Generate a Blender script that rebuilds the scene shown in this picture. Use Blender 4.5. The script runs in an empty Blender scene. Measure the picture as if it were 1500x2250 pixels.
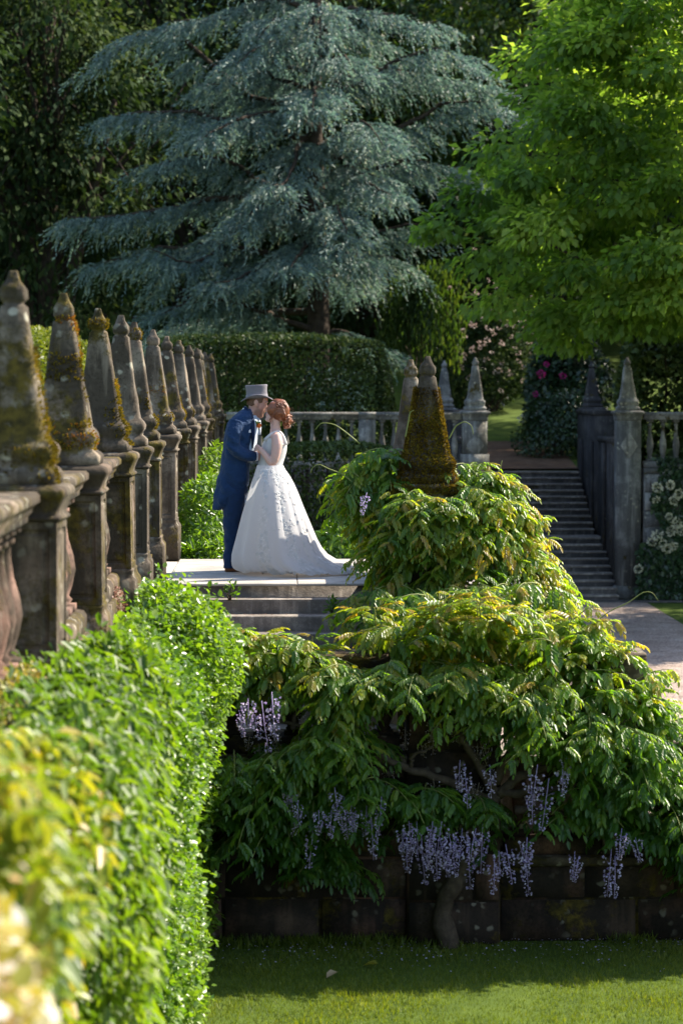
import bpy, bmesh, math, random
import numpy as np
from mathutils import Vector, Matrix

R = math.radians
rng = np.random.default_rng(7)
random.seed(7)
S = bpy.context.scene
COL = S.collection

# ------------------------------------------------------------------ camera, sky, sun, exposure
CZ = 4.65                                   # lens height above the lower lawn
CAM = np.array([0.0, 0.0, CZ])
FPX = 85 / 36 * 2250                        # focal length in photo pixels
YAW, PITCH = math.atan(120 / FPX), math.atan(277 / FPX)
cd = bpy.data.cameras.new('camera')
cam = bpy.data.objects.new('camera', cd)
COL.objects.link(cam)
cam.location = (0, 0, CZ)
cam.rotation_euler = (R(90) - PITCH, 0, -YAW)
cd.lens = 85
cd.sensor_width = 36
cd.clip_end = 2000
cd.dof.use_dof = True
cd.dof.focus_distance = 24.6
cd.dof.aperture_fstop = 2.6
S.camera = cam

SUN_AZ, SUN_EL = R(66), R(42)               # azimuth from +Y towards +X
w = bpy.data.worlds.new('World')
S.world = w
w.use_nodes = True
nt = w.node_tree
bg = nt.nodes['Background']
sky = nt.nodes.new('ShaderNodeTexSky')
sky.sky_type = 'NISHITA'
sky.sun_disc = False
sky.sun_elevation = SUN_EL
sky.sun_rotation = SUN_AZ
nt.links.new(sky.outputs[0], bg.inputs[0])
bg.inputs[1].default_value = 0.14
sd = bpy.data.lights.new('sun', 'SUN')
sd.energy = 5.0
sd.angle = R(0.53)
sd.color = (1.0, 0.91, 0.76)
sun = bpy.data.objects.new('sun', sd)
COL.objects.link(sun)
TO_SUN = Vector((math.sin(SUN_AZ) * math.cos(SUN_EL), math.cos(SUN_AZ) * math.cos(SUN_EL), math.sin(SUN_EL)))
sun.rotation_euler = TO_SUN.to_track_quat('Z', 'Y').to_euler()
sun.location = (30, 30, 40)
S.view_settings.view_transform = 'Standard'
S.view_settings.look = 'None'
S.view_settings.gamma = 1
S.view_settings.use_curve_mapping = False
S.view_settings.exposure = 1.36
S.render.engine = 'CYCLES'
S.cycles.use_denoising = True
S.cycles.max_bounces = 8
S.cycles.transparent_max_bounces = 6
S.cycles.sample_clamp_indirect = 6

# ------------------------------------------------------------------ pixel -> place
_cy, _sy, _cp, _sp = math.cos(YAW), math.sin(YAW), math.cos(PITCH), math.sin(PITCH)
_right = np.array([_cy, -_sy, 0])
_fwd = np.array([_sy * _cp, _cy * _cp, -_sp])
_up = np.cross(_right, _fwd)


def at(px, py, Y):
    d = _fwd + _right * ((px - 750) / FPX) - _up * ((py - 1125) / FPX)
    return CAM + d * (Y / d[1])


# ------------------------------------------------------------------ mesh helpers
def np_mesh(name, verts, faces, tint=None, smooth=False):
    """verts (N,3); faces: list of (M,k) int arrays"""
    verts = np.asarray(verts, dtype=np.float32)
    faces = [np.asarray(f, dtype=np.int32) for f in faces if len(f)]
    me = bpy.data.meshes.new(name)
    me.vertices.add(len(verts))
    me.vertices.foreach_set('co', verts.ravel())
    nl = sum(f.size for f in faces)
    npoly = sum(len(f) for f in faces)
    me.loops.add(nl)
    me.loops.foreach_set('vertex_index', np.concatenate([f.ravel() for f in faces]))
    tot = np.concatenate([np.full(len(f), f.shape[1], dtype=np.int32) for f in faces])
    st = np.concatenate([[0], np.cumsum(tot)[:-1]]).astype(np.int32)
    me.polygons.add(npoly)
    me.polygons.foreach_set('loop_start', st)
    if smooth:
        me.polygons.foreach_set('use_smooth', np.ones(npoly, dtype=bool))
    if tint is not None:
        a = me.attributes.new('tint', 'FLOAT', 'POINT')
        a.data.foreach_set('value', np.asarray(tint, dtype=np.float32))
    me.update(calc_edges=True)
    me.validate()
    return me


class MB:
    """collects shapes; build() links them as ONE mesh object"""
    def __init__(self):
        self.v, self.f, self.t, self.n = [], {}, [], 0

    def add(self, v, fs, tint=0.5):
        v = np.asarray(v, dtype=float).reshape(-1, 3)
        for f in (fs if isinstance(fs, list) else [fs]):
            f = np.asarray(f, dtype=np.int64)
            if f.size:
                self.f.setdefault(f.shape[1], []).append(f + self.n)
        self.v.append(v)
        self.t.append(np.broadcast_to(np.asarray(tint, dtype=float), (len(v),)).copy())
        self.n += len(v)
        return self

    def box(self, lo, hi, tint=0.5):
        x0, y0, z0 = lo
        x1, y1, z1 = hi
        v = [(x0, y0, z0), (x1, y0, z0), (x1, y1, z0), (x0, y1, z0), (x0, y0, z1), (x1, y0, z1), (x1, y1, z1), (x0, y1, z1)]
        f = [(0, 3, 2, 1), (4, 5, 6, 7), (0, 1, 5, 4), (1, 2, 6, 5), (2, 3, 7, 6), (3, 0, 4, 7)]
        return self.add(v, np.array(f), tint)

    def rings(self, rs, tint=0.5, cap=True):
        rs = [np.asarray(r) for r in rs]
        n = len(rs[0])
        v = np.concatenate(rs)
        i = np.arange(n)
        j = (i + 1) % n
        f = np.concatenate([np.stack([k * n + i, k * n + j, (k + 1) * n + j, (k + 1) * n + i], 1) for k in range(len(rs) - 1)])
        self.add(v, f, tint)
        if cap:
            base = self.n - len(v)
            self.f.setdefault(n, []).append(np.array([i[::-1] + base]))
            self.f.setdefault(n, []).append(np.array([i + base + (len(rs) - 1) * n]))
        return self

    def tube(self, pts, rad, n=8, tint=0.5, flat=1.0):
        pts = np.asarray(pts, dtype=float)
        rad = np.broadcast_to(np.asarray(rad, dtype=float), (len(pts),))
        tg = np.gradient(pts, axis=0)
        tg /= np.linalg.norm(tg, axis=1)[:, None] + 1e-9
        ref = np.array([0.13, 0.97, 0.21]) if abs(tg[0][1]) < 0.9 else np.array([1.0, 0.1, 0.1])
        rs = []
        a = np.linspace(0, 2 * np.pi, n, endpoint=False)
        for p, t, r in zip(pts, tg, rad):
            u = np.cross(ref, t)
            u /= np.linalg.norm(u) + 1e-9
            q = np.cross(t, u)
            ref = q
            rs.append(p + r * (np.cos(a)[:, None] * u + flat * np.sin(a)[:, None] * q))
        return self.rings(rs, tint)

    def ball(self, c, r, nu=12, nv=8, tint=0.5):
        r = np.broadcast_to(np.asarray(r, dtype=float), (3,))
        c = np.asarray(c, dtype=float)
        rs = []
        a = np.linspace(0, 2 * np.pi, nu, endpoint=False)
        for k in range(nv + 1):
            ph = -np.pi / 2 + np.pi * (k + 0.02) / (nv + 0.04)
            rs.append(c + r * np.stack([np.cos(ph) * np.cos(a), np.cos(ph) * np.sin(a), np.full(nu, np.sin(ph))], 1))
        return self.rings(rs, tint)

    def mesh(self, name, off=(0, 0, 0), smooth=False):
        v = np.concatenate(self.v) - np.asarray(off, dtype=float)
        return np_mesh(name, v, [np.concatenate(x) for x in self.f.values()], np.concatenate(self.t), smooth)

    def build(self, name, mat, parent=None, smooth=False, world=True):
        off = np.array(parent.matrix_world.translation if False else wloc(parent)) if (parent and world) else np.zeros(3)
        return link(name, self.mesh(name, off, smooth), mat, parent)


def wloc(o):
    p = np.zeros(3)
    while o is not None:
        p += np.array(o.location)
        o = o.parent
    return p


def link(name, me, mat=None, parent=None, loc=None, rot=None, kind=None):
    o = bpy.data.objects.new(name, me)
    COL.objects.link(o)
    if mat is not None and me is not None and not me.materials:
        me.materials.append(mat)
    o.parent = parent
    if loc is not None:
        o.location = loc
    if rot is not None:
        o.rotation_euler = rot
    if kind:
        o['kind'] = kind
    return o


def tag(o, label=None, cat=None, group=None, kind=None):
    if label: o['label'] = label
    if cat: o['category'] = cat
    if group: o['group'] = group
    if kind: o['kind'] = kind
    return o


def thing(name, loc, label, cat, group=None, rz=0):
    o = bpy.data.objects.new(name, None)
    COL.objects.link(o)
    o.location = [float(x) for x in loc]
    o.rotation_euler = (0, 0, rz)
    o.empty_display_size = 0.2
    return tag(o, label, cat, group)


def copy_tree(o, parent=None):
    c = o.copy()
    COL.objects.link(c)
    c.parent = parent
    for ch in list(o.children):
        copy_tree(ch, c)
    return c


def union(name, mb, voxel, smooth_it, mat, parent, post=None):
    """voxel-unite the collected shapes into one continuous surface"""
    off = wloc(parent)
    me = mb.mesh(name + '_raw', off, True)
    o = bpy.data.objects.new(name + '_raw', me)
    COL.objects.link(o)
    m = o.modifiers.new('r', 'REMESH')
    m.mode = 'VOXEL'
    m.voxel_size = voxel
    m.use_smooth_shade = True
    if smooth_it:
        s = o.modifiers.new('s', 'SMOOTH')
        s.factor = 0.5
        s.iterations = smooth_it
    dg = bpy.context.evaluated_depsgraph_get()
    me2 = bpy.data.meshes.new_from_object(o.evaluated_get(dg))
    me2.name = name
    bpy.data.objects.remove(o)
    me2.materials.clear()
    if post:
        n = len(me2.vertices)
        co = np.empty(n * 3, dtype=np.float32)
        me2.vertices.foreach_get('co', co)
        co = co.reshape(-1, 3).astype(float) + off
        co, t = post(co)
        me2.vertices.foreach_set('co', (co - off).astype(np.float32).ravel())
        a = me2.attributes.new('tint', 'FLOAT', 'POINT')
        a.data.foreach_set('value', t.astype(np.float32))
        me2.update()
    return link(name, me2, mat, parent)


def norm(a):
    return a / (np.linalg.norm(a, axis=-1, keepdims=True) + 1e-9)


def frames(xd, up):
    x = norm(xd)
    y = norm(np.cross(up, x))
    z = np.cross(x, y)
    return np.stack([x, y, z], axis=1)      # rows are axes


def inst(tv, tf, pos, fr, sc, tint, ttint=None):
    """numpy copies of a little template: returns verts, faces, tints"""
    tv = np.asarray(tv, dtype=float)
    tf = np.asarray(tf)
    N, k = len(pos), len(tv)
    sc = np.asarray(sc, dtype=float)
    if sc.ndim == 1:
        sc = sc[:, None]
    v = np.einsum('nkj,nji->nki', tv[None] * sc[:, None, :], fr) + pos[:, None, :]
    f = tf[None] + (np.arange(N) * k)[:, None, None]
    t = np.repeat(tint, k)
    if ttint is not None:
        t = t + np.tile(ttint, N)
    return v.reshape(-1, 3), f.reshape(-1, tf.shape[1]), t


def lumps(p, freq, seed, octs=3):
    r = np.random.default_rng(seed)
    out = np.zeros(len(p))
    amp = 1.0
    for o in range(octs):
        for _ in range(4):
            k = norm(r.normal(size=3)) * freq * (2 ** o)
            out += amp * 0.35 * np.sin(p @ k + r.uniform(0, 6.28))
        amp *= 0.55
    return out


def rand_dirs(n, r=rng):
    return norm(r.normal(size=(n, 3)))


# leaf templates, x = along the leaf, length 1
def leaf_tpl(wd=0.5, fold=0.12, droop=0.18):
    v = [(0, 0, 0), (0.3, wd * .42, fold * .8), (0.68, wd * .36, fold * .5 - droop * .4), (1, 0, -droop),
         (0.68, -wd * .36, fold * .5 - droop * .4), (0.3, -wd * .42, fold * .8)]
    return np.array(v), np.array([(0, 5, 4, 3), (0, 3, 2, 1)])


LEAF = leaf_tpl()
LEAF_ROUND = leaf_tpl(0.78, 0.1, 0.1)
LEAF_LONG = leaf_tpl(0.36, 0.08, 0.25)
DIAMOND_WIDE = (np.array([(0, 0, 0), (0.45, .34, .07), (1, 0, -.16), (0.45, -.34, .07)]), np.array([(0, 3, 2, 1)]))
DIAMOND = (np.array([(0, 0, 0), (0.45, .25, .05), (1, 0, -.1), (0.45, -.25, .05)]), np.array([(0, 3, 2, 1)]))
BLADE = (np.array([(0, -.04, 0), (0, .04, 0), (.55, .03, .03), (1, 0, -.05), (.55, -.03, .03)]), np.array([(0, 4, 3, 2), (0, 2, 1, 1)])[:1])


def pinnate(nl=5, seed=0):
    """a wisteria leaf: drooping rachis with paired leaflets"""
    r = np.random.default_rng(seed)
    V, Fc, T, n = [], [], [], 0
    L = 1.0
    lv, lf = leaf_tpl(0.52, 0.10, 0.22)
    def rach(t):
        return np.array([t * L * 0.93, 0, -0.42 * t * t * L])
    spots = [(0.22 + 0.7 * i / nl, s) for i in range(nl) for s in (-1, 1)] + [(1.0, 0)]
    for t, s in spots:
        p = rach(t)
        dx = np.array([0.55 + 0.3 * t, s * 0.9 * (1 - 0.45 * t), -0.32 - 0.35 * t + r.uniform(-.2, .15)])
        if s == 0:
            dx = np.array([1, 0, -1.0])
        up = np.array([0.25, s * 0.15, 1.0])
        fr = frames(dx[None], up[None])
        sc = 0.37 * (1 - 0.25 * abs(t - .6)) * r.uniform(.85, 1.12)
        v, f, _ = inst(lv, lf, p[None], fr, np.array([sc]), np.array([0.]))
        V.append(v); Fc.append(f + n); n += len(v)
        T.append(np.full(len(v), r.uniform(-.1, .1)))
    pts = [rach(t) for t in (0, .35, .7, 1)]
    v = []
    for p in pts:
        v += [p + np.array([0, .008, 0]), p + np.array([0, -.008, 0])]
    V.append(np.array(v)); T.append(np.full(8, .15))
    Fc.append(np.array([(0, 1, 3, 2), (2, 3, 5, 4), (4, 5, 7, 6)]) + n)
    return np.concatenate(V), np.concatenate(Fc), np.concatenate(T)


# ------------------------------------------------------------------ materials
def new_mat(name):
    m = bpy.data.materials.new(name)
    m.use_nodes = True
    n = m.node_tree
    n.nodes.clear()
    out = n.nodes.new('ShaderNodeOutputMaterial')
    return m, n, out


def nd(n, t, **kw):
    x = n.nodes.new(t)
    for k, v in kw.items():
        if k.startswith('i_'):
            x.inputs[k[2:].replace('_', ' ')].default_value = v
        else:
            setattr(x, k, v)
    return x


def ramp(n, src, stops):
    r = n.nodes.new('ShaderNodeValToRGB')
    e = r.color_ramp.elements
    while len(e) > 1:
        e.remove(e[-1])
    for i, (p, c) in enumerate(stops):
        x = e[0] if i == 0 else e.new(p)
        x.position = p
        x.color = (*c, 1) if len(c) == 3 else c
    n.links.new(src, r.inputs[0])
    return r.outputs[0]


def mixc(n, fac, a, b, mode='MIX'):
    x = n.nodes.new('ShaderNodeMix')
    x.data_type = 'RGBA'
    x.blend_type = mode
    for s, v in ((0, fac), (6, a), (7, b)):
        if hasattr(v, 'type') or isinstance(v, bpy.types.NodeSocket):
            n.links.new(v, x.inputs[s])
        else:
            x.inputs[s].default_value = v if s == 0 else ((*v, 1) if len(v) == 3 else v)
    return x.outputs[2]


def math_n(n, op, a, b=0.0):
    x = n.nodes.new('ShaderNodeMath')
    x.operation = op
    for s, v in ((0, a), (1, b)):
        if isinstance(v, bpy.types.NodeSocket):
            n.links.new(v, x.inputs[s])
        else:
            x.inputs[s].default_value = v
    return x.outputs[0]


def leaf_mat(name, stops, trans=0.45, tcol=(0.9, 1.0, 0.35), rough=0.38, spec=0.5, tgain=1.5):
    """leaf colour follows tint; light passes through thin blades"""
    m, n, out = new_mat(name)
    a = nd(n, 'ShaderNodeAttribute', attribute_name='tint')
    c = ramp(n, a.outputs['Fac'], stops)
    p = nd(n, 'ShaderNodeBsdfPrincipled', i_Roughness=rough)
    p.inputs['Specular IOR Level'].default_value = spec
    n.links.new(c, p.inputs['Base Color'])
    if trans <= 0:
        n.links.new(p.outputs[0], out.inputs[0])
        return m
    t = nd(n, 'ShaderNodeBsdfTranslucent')
    tc = mixc(n, 1.0, c, tuple(x * tgain for x in tcol), 'MULTIPLY')
    n.links.new(tc, t.inputs[0])
    mx = nd(n, 'ShaderNodeMixShader', i_Fac=trans)
    n.links.new(p.outputs[0], mx.inputs[1])
    n.links.new(t.outputs[0], mx.inputs[2])
    n.links.new(mx.outputs[0], out.inputs[0])
    return m


def plain_mat(name, col, rough=0.7, spec=0.3, bump=None, var=0.15, scale=12, sheen=0.0, sub=0.0):
    m, n, out = new_mat(name)
    p = nd(n, 'ShaderNodeBsdfPrincipled', i_Roughness=rough)
    p.inputs['Specular IOR Level'].default_value = spec
    tc = nd(n, 'ShaderNodeTexCoord')
    nz = nd(n, 'ShaderNodeTexNoise', i_Scale=scale, i_Detail=5.0)
    n.links.new(tc.outputs['Object'], nz.inputs['Vector'])
    lo = tuple(max(0, x * (1 - var)) for x in col)
    hi = tuple(min(1, x * (1 + var)) for x in col)
    n.links.new(ramp(n, nz.outputs[0], [(0.3, lo), (0.7, hi)]), p.inputs['Base Color'])
    if bump:
        b = nd(n, 'ShaderNodeBump', i_Strength=bump[0], i_Distance=bump[1])
        n2 = nd(n, 'ShaderNodeTexNoise', i_Scale=bump[2], i_Detail=6.0)
        n.links.new(tc.outputs['Object'], n2.inputs['Vector'])
        n.links.new(n2.outputs[0], b.inputs['Height'])
        n.links.new(b.outputs[0], p.inputs['Normal'])
    if sheen:
        p.inputs['Sheen Weight'].default_value = sheen
    if sub:
        p.inputs['Subsurface Weight'].default_value = sub
        p.inputs['Subsurface Scale'].default_value = 0.02
        p.inputs['Subsurface Radius'].default_value = (1.0, .4, .25)
    n.links.new(p.outputs[0], out.inputs[0])
    return m


def stone_mat(name, base=(0.23, 0.185, 0.135), dark=(0.042, 0.032, 0.022), red=0.35, moss=0.4, lichen=0.6, mossc=((0.028, 0.022, 0.006), (0.10, 0.072, 0.012)), scale=1.0):
    """weathered sandstone: blotches, black crust, pale lichen discs, moss cushions"""
    m, n, out = new_mat(name)
    tc = nd(n, 'ShaderNodeTexCoord')
    oi = nd(n, 'ShaderNodeObjectInfo')
    off = nd(n, 'ShaderNodeVectorMath', operation='SCALE')
    off.inputs[0].default_value = (17, 31, 23)
    n.links.new(oi.outputs['Random'], off.inputs['Scale'])
    ad = nd(n, 'ShaderNodeVectorMath', operation='ADD')
    n.links.new(tc.outputs['Object'], ad.inputs[0])
    n.links.new(off.outputs[0], ad.inputs[1])
    vec = ad.outputs[0]
    def noise(s, d=6.0, rg=.6):
        x = nd(n, 'ShaderNodeTexNoise', i_Scale=s * scale, i_Detail=d, i_Roughness=rg)
        n.links.new(vec, x.inputs['Vector'])
        return x.outputs[0]
    big, mid, fine = noise(1.7), noise(5.5), noise(38, 4)
    c = mixc(n, ramp(n, mid, [(.36, (0, 0, 0)), (.62, (1, 1, 1))]), tuple(x * .62 for x in base), base)
    rs = ramp(n, noise(1.1, 3), [(.45, (0, 0, 0)), (.62, (red, red, red))])
    c = mixc(n, rs, c, (0.22, 0.105, 0.075))
    c = mixc(n, ramp(n, big, [(.35, (0, 0, 0)), (.52, (.92, .92, .92))]), c, dark)
    c = mixc(n, ramp(n, fine, [(.35, (.45, .45, .45)), (.5, (0, 0, 0))]), c, tuple(x * .5 for x in dark))
    st_ = nd(n, 'ShaderNodeMapping')
    st_.inputs['Scale'].default_value = (9, 9, .8)
    n.links.new(vec, st_.inputs[0])
    sn = nd(n, 'ShaderNodeTexNoise', i_Scale=1.0 * scale, i_Detail=4.0)
    n.links.new(st_.outputs[0], sn.inputs['Vector'])
    c = mixc(n, ramp(n, sn.outputs[0], [(.5, (0, 0, 0)), (.68, (.75, .75, .75))]), c, tuple(x * .8 for x in dark))
    c = mixc(n, ramp(n, sn.outputs[0], [(.30, (.4, .4, .4)), (.42, (0, 0, 0))]), c, tuple(min(1, x * 1.35) for x in base))
    vo = nd(n, 'ShaderNodeTexVoronoi', i_Scale=9.0 * scale)
    dv = nd(n, 'ShaderNodeVectorMath', operation='ADD')
    nv = nd(n, 'ShaderNodeTexNoise', i_Scale=14.0 * scale)
    n.links.new(vec, nv.inputs['Vector'])
    sv = nd(n, 'ShaderNodeVectorMath', operation='SCALE', i_Scale=0.06)
    n.links.new(nv.outputs['Color'], sv.inputs[0])
    n.links.new(vec, dv.inputs[0]); n.links.new(sv.outputs[0], dv.inputs[1])
    n.links.new(dv.outputs[0], vo.inputs['Vector'])
    lm = math_n(n, 'MULTIPLY', ramp(n, vo.outputs['Distance'], [(.18, (1, 1, 1)), (.3, (0, 0, 0))]), ramp(n, noise(2.3, 2), [(.5 - .1 * lichen, (0, 0, 0)), (.62, (1, 1, 1))]))
    c = mixc(n, math_n(n, 'MULTIPLY', lm, min(1, lichen * 1.4)), c, (0.42, 0.39, 0.30))
    mm = ramp(n, noise(2.4, 7, .7), [(.62 - .22 * moss, (0, 0, 0)), (.68 - .18 * moss, (1, 1, 1))])
    mc = mixc(n, ramp(n, noise(16, 4), [(.35, (0, 0, 0)), (.65, (1, 1, 1))]), *mossc)
    if moss > 0:
        c = mixc(n, mm, c, mc)
    p = nd(n, 'ShaderNodeBsdfPrincipled', i_Roughness=.9)
    p.inputs['Specular IOR Level'].default_value = .2
    n.links.new(c, p.inputs['Base Color'])
    b = nd(n, 'ShaderNodeBump', i_Strength=.6, i_Distance=.012)
    hs = math_n(n, 'ADD', math_n(n, 'ADD', mid, math_n(n, 'MULTIPLY', fine, .5)), math_n(n, 'MULTIPLY', mm, 1.2 if moss > 0 else 0))
    n.links.new(hs, b.inputs['Height'])
    n.links.new(b.outputs[0], p.inputs['Normal'])
    n.links.new(p.outputs[0], out.inputs[0])
    return m


def ground_mat(name, stops, scale=3.0, fine=60.0, bump=.4, rough=.95, dist=.02):
    m, n, out = new_mat(name)
    tc = nd(n, 'ShaderNodeTexCoord')
    a = nd(n, 'ShaderNodeTexNoise', i_Scale=scale, i_Detail=8.0, i_Roughness=.65)
    b = nd(n, 'ShaderNodeTexNoise', i_Scale=fine, i_Detail=3.0)
    n.links.new(tc.outputs['Object'], a.inputs['Vector'])
    n.links.new(tc.outputs['Object'], b.inputs['Vector'])
    mx = math_n(n, 'ADD', math_n(n, 'MULTIPLY', a.outputs[0], .6), math_n(n, 'MULTIPLY', b.outputs[0], .4))
    p = nd(n, 'ShaderNodeBsdfPrincipled', i_Roughness=rough)
    p.inputs['Specular IOR Level'].default_value = .15
    n.links.new(ramp(n, mx, stops), p.inputs['Base Color'])
    bp = nd(n, 'ShaderNodeBump', i_Strength=bump, i_Distance=dist)
    n.links.new(b.outputs[0], bp.inputs['Height'])
    n.links.new(bp.outputs[0], p.inputs['Normal'])
    n.links.new(p.outputs[0], out.inputs[0])
    return m


M = {}
M['stone'] = stone_mat('mossy sandstone', moss=.55)
M['stone_clean'] = stone_mat('grey sandstone', base=(.235, .19, .145), moss=.25, lichen=.5, red=.15)
M['stone_red'] = stone_mat('red sandstone', base=(.30, .18, .14), moss=.2, red=.6, lichen=.3)
M['stone_wall'] = stone_mat('dark red wall stone', base=(.075, .05, .034), dark=(.018, .014, .011), moss=.35, red=.5, lichen=.25)  # much darker base colour than the other sandstones
M['stone_pale'] = stone_mat('pale weathered stone', base=(.36, .345, .32), dark=(.10, .095, .09), moss=.05, red=.0, lichen=.5)
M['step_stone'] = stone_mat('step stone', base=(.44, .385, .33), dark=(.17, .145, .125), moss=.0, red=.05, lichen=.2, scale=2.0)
M['flank'] = stone_mat('dark flank stone', base=(.11, .10, .095), dark=(.035, .032, .032), moss=.15, red=.05, lichen=.2)  # darker version of the stair stone
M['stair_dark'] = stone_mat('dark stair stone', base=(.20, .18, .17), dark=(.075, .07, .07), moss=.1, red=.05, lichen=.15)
M['paving'] = plain_mat('pale paving slab', (.37, .335, .295), .85, .2, (.5, .006, 60), .3, 3)
M['moss'] = leaf_mat('brown green moss', [(0, (.05, .028, .006)), (.45, (.13, .085, .012)), (.8, (.20, .16, .02)), (1, (.24, .12, .03))], .25, (1, .85, .3), .9, .05)
M['moss_gold'] = leaf_mat('golden moss', [(0, (.05, .04, .008)), (.55, (.17, .13, .018)), (.85, (.24, .18, .02)), (1, (.24, .10, .025))], .3, (1, .85, .25), .9, .05)
M['lawn'] = ground_mat('mown lawn', [(.3, (.03, .05, .008)), (.5, (.065, .10, .014)), (.7, (.11, .15, .022))], 2.0, 90)
M['grass'] = leaf_mat('grass blades', [(0, (.055, .085, .01)), (.5, (.125, .17, .02)), (1, (.23, .235, .04))], .45, (1, 1, .25), .5, .3)
M['gravel'] = ground_mat('pinkish gravel', [(.32, (.11, .08, .065)), (.46, (.27, .205, .17)), (.56, (.36, .285, .24)), (.7, (.50, .42, .36))], 1.6, 16, 1.0, .95, .05)
M['earth'] = ground_mat('leaf strewn path', [(.3, (.06, .035, .022)), (.5, (.13, .075, .045)), (.72, (.22, .14, .085))], 2.5, 30)
M['bark'] = plain_mat('dark bark', (.055, .042, .033), .95, .1, (.9, .03, 14), .35, 6)
M['bark_vine'] = plain_mat('grey vine bark', (.06, .045, .033), .9, .15, (.8, .01, 40), .35, 18)

# ------------------------------------------------------------------ the ground
PLAT = CZ - 1.92                            # top of the stair landing
UP = 2.57                                   # upper garden level
WY = 52.3                                   # the far retaining wall


def sheet(name, x0, x1, y0, y1, nx, ny, zf, mat, label=None):
    gx, gy = np.meshgrid(np.linspace(x0, x1, nx), np.linspace(y0, y1, ny))
    v = np.stack([gx.ravel(), gy.ravel(), zf(gx.ravel(), gy.ravel())], 1)
    i = np.arange(nx - 1)[None] + (np.arange(ny - 1) * nx)[:, None]
    i = i.ravel()
    f = np.stack([i, i + 1, i + nx + 1, i + nx], 1)
    o = link(name, np_mesh(name, v, [f], None, True), mat)
    o['kind'] = 'structure'
    return o


def hill_z(x, y):
    y = np.asarray(y, dtype=float)
    z = UP + np.clip(y - 61, 0, None) * .12 + np.clip(y - 90, 0, None) ** 1.25 * .12
    z = z + np.where(y > 67, .12 * np.sin(x * .7) * np.sin(y * .35), 0)
    return np.minimum(z, 60)


sheet('lawn', -400, 400, -200, 600, 2, 2, lambda x, y: np.zeros_like(x), M['lawn'])
sheet('gravel_path', 1.75, 7.7, 20.7, WY - .15, 2, 2, lambda x, y: np.full_like(x, .012), M['gravel'])
sheet('terrace_lawn', -120, -1.75, -10, WY + .6, 2, 2, lambda x, y: np.full_like(x, PLAT - .02), M['lawn'])
sheet('hillside', -160, 160, 59.3, 330, 200, 180, hill_z, M['lawn'])
sheet('upper_terrace', -160, 4.1, WY + .4, 59.32, 2, 2, lambda x, y: np.full_like(x, UP - .003), M['lawn'])
sheet('upper_terrace', 7.5, 160, WY + .4, 59.32, 2, 2, lambda x, y: np.full_like(x, UP - .003), M['lawn'])
sheet('woodland_path', 4.3, 7.3, 59.2, 65.5, 12, 24, lambda x, y: hill_z(x, y) + .05, M['earth'])

# ------------------------------------------------------------------ piers with obelisks
def sq_ring(hw, z, ch=0.012, jit=0.0, n=3):
    """a square ring with nipped corners, (8n) points so weathering can dent it"""
    c = hw - ch
    side = np.linspace(-c, c, n + 1)
    pts = []
    for s in range(4):
        for t in side:
            p = (hw, t)
            for _ in range(s):
                p = (-p[1], p[0])
            pts.append((p[0], p[1], z))
    p = np.array(pts)
    if jit:
        p[:, :2] += rng.normal(scale=jit, size=(len(p), 2))
    return p


OB_PROFILE = [(0, .236), (.055, .238), (.075, .222), (.095, .198), (.12, .203), (.15, .217), (.18, .219), (.21, .207), (.235, .186), (.25, .174),
              (.30, .163), (.42, .146), (.56, .126), (.70, .105), (.84, .085), (.955, .069), (.965, .058), (.975, .05), (.985, .058), (1.0, .068), (1.05, .067), (1.075, .05), (1.10, .034), (1.145, .022), (1.15, .014)]


def obelisk_mesh(seed, k=1.0, stretch=1.0, w=1.0):
    r = np.random.default_rng(seed)
    mb = MB()
    tx, ty = r.normal(scale=.008, size=2)
    rs = []
    for h, hw in OB_PROFILE:
        p = sq_ring(hw * k * w, h * k * stretch, min(.014, hw * .2), .0034 * k)
        p[:, 0] += tx * h
        p[:, 1] += ty * h
        rs.append(p)
    mb.rings(rs)
    return mb.mesh('obelisk')


def pier_parts():
    d = {}
    p = MB(); p.rings([sq_ring(.285, 0, .01, .001), sq_ring(.286, .36, .012, .001), sq_ring(.28, .375, .02), sq_ring(.262, .40, .015), sq_ring(.257, .43, .01), sq_ring(.262, .445, .01), sq_ring(.25, .46, .01)])
    d['plinth'] = p.mesh('plinth')
    # dado with a sunk panel on each face
    bm = bmesh.new()
    bmesh.ops.create_cube(bm, size=1)
    for v in bm.verts:
        v.co = Vector((v.co.x * .5, v.co.y * .5, .462 + (v.co.z + .5) * .73))
    sides = [f for f in bm.faces if abs(f.normal.z) < .5]
    r = bmesh.ops.inset_individual(bm, faces=sides, thickness=.055, depth=0)
    bmesh.ops.inset_individual(bm, faces=sides, thickness=.012, depth=-.014)
    bmesh.ops.inset_individual(bm, faces=sides, thickness=.03, depth=0)
    bmesh.ops.inset_individual(bm, faces=sides, thickness=.008, depth=.010)
    me = bpy.data.meshes.new('dado'); bm.to_mesh(me); bm.free()
    d['dado'] = me
    p = MB(); p.rings([sq_ring(.25, 1.194, .01), sq_ring(.262, 1.197, .01), sq_ring(.272, 1.21, .012), sq_ring(.262, 1.224, .01), sq_ring(.252, 1.228, .01), sq_ring(.254, 1.255, .01),
                       sq_ring(.268, 1.29, .01), sq_ring(.284, 1.325, .01), sq_ring(.293, 1.335, .012, .001), sq_ring(.293, 1.362, .015, .001), sq_ring(.28, 1.378, .015), sq_ring(.238, 1.392, .015)])
    d['cap'] = p.mesh('cap')
    return d


PIER = pier_parts()
for k in PIER:
    pass
PM = {}


def pier_part_mesh(k, mk):
    if (k, mk) not in PM:
        me = PIER[k].copy()
        me.materials.clear()
        me.materials.append(M[mk])
        PM[(k, mk)] = me
    return PM[(k, mk)]


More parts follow.
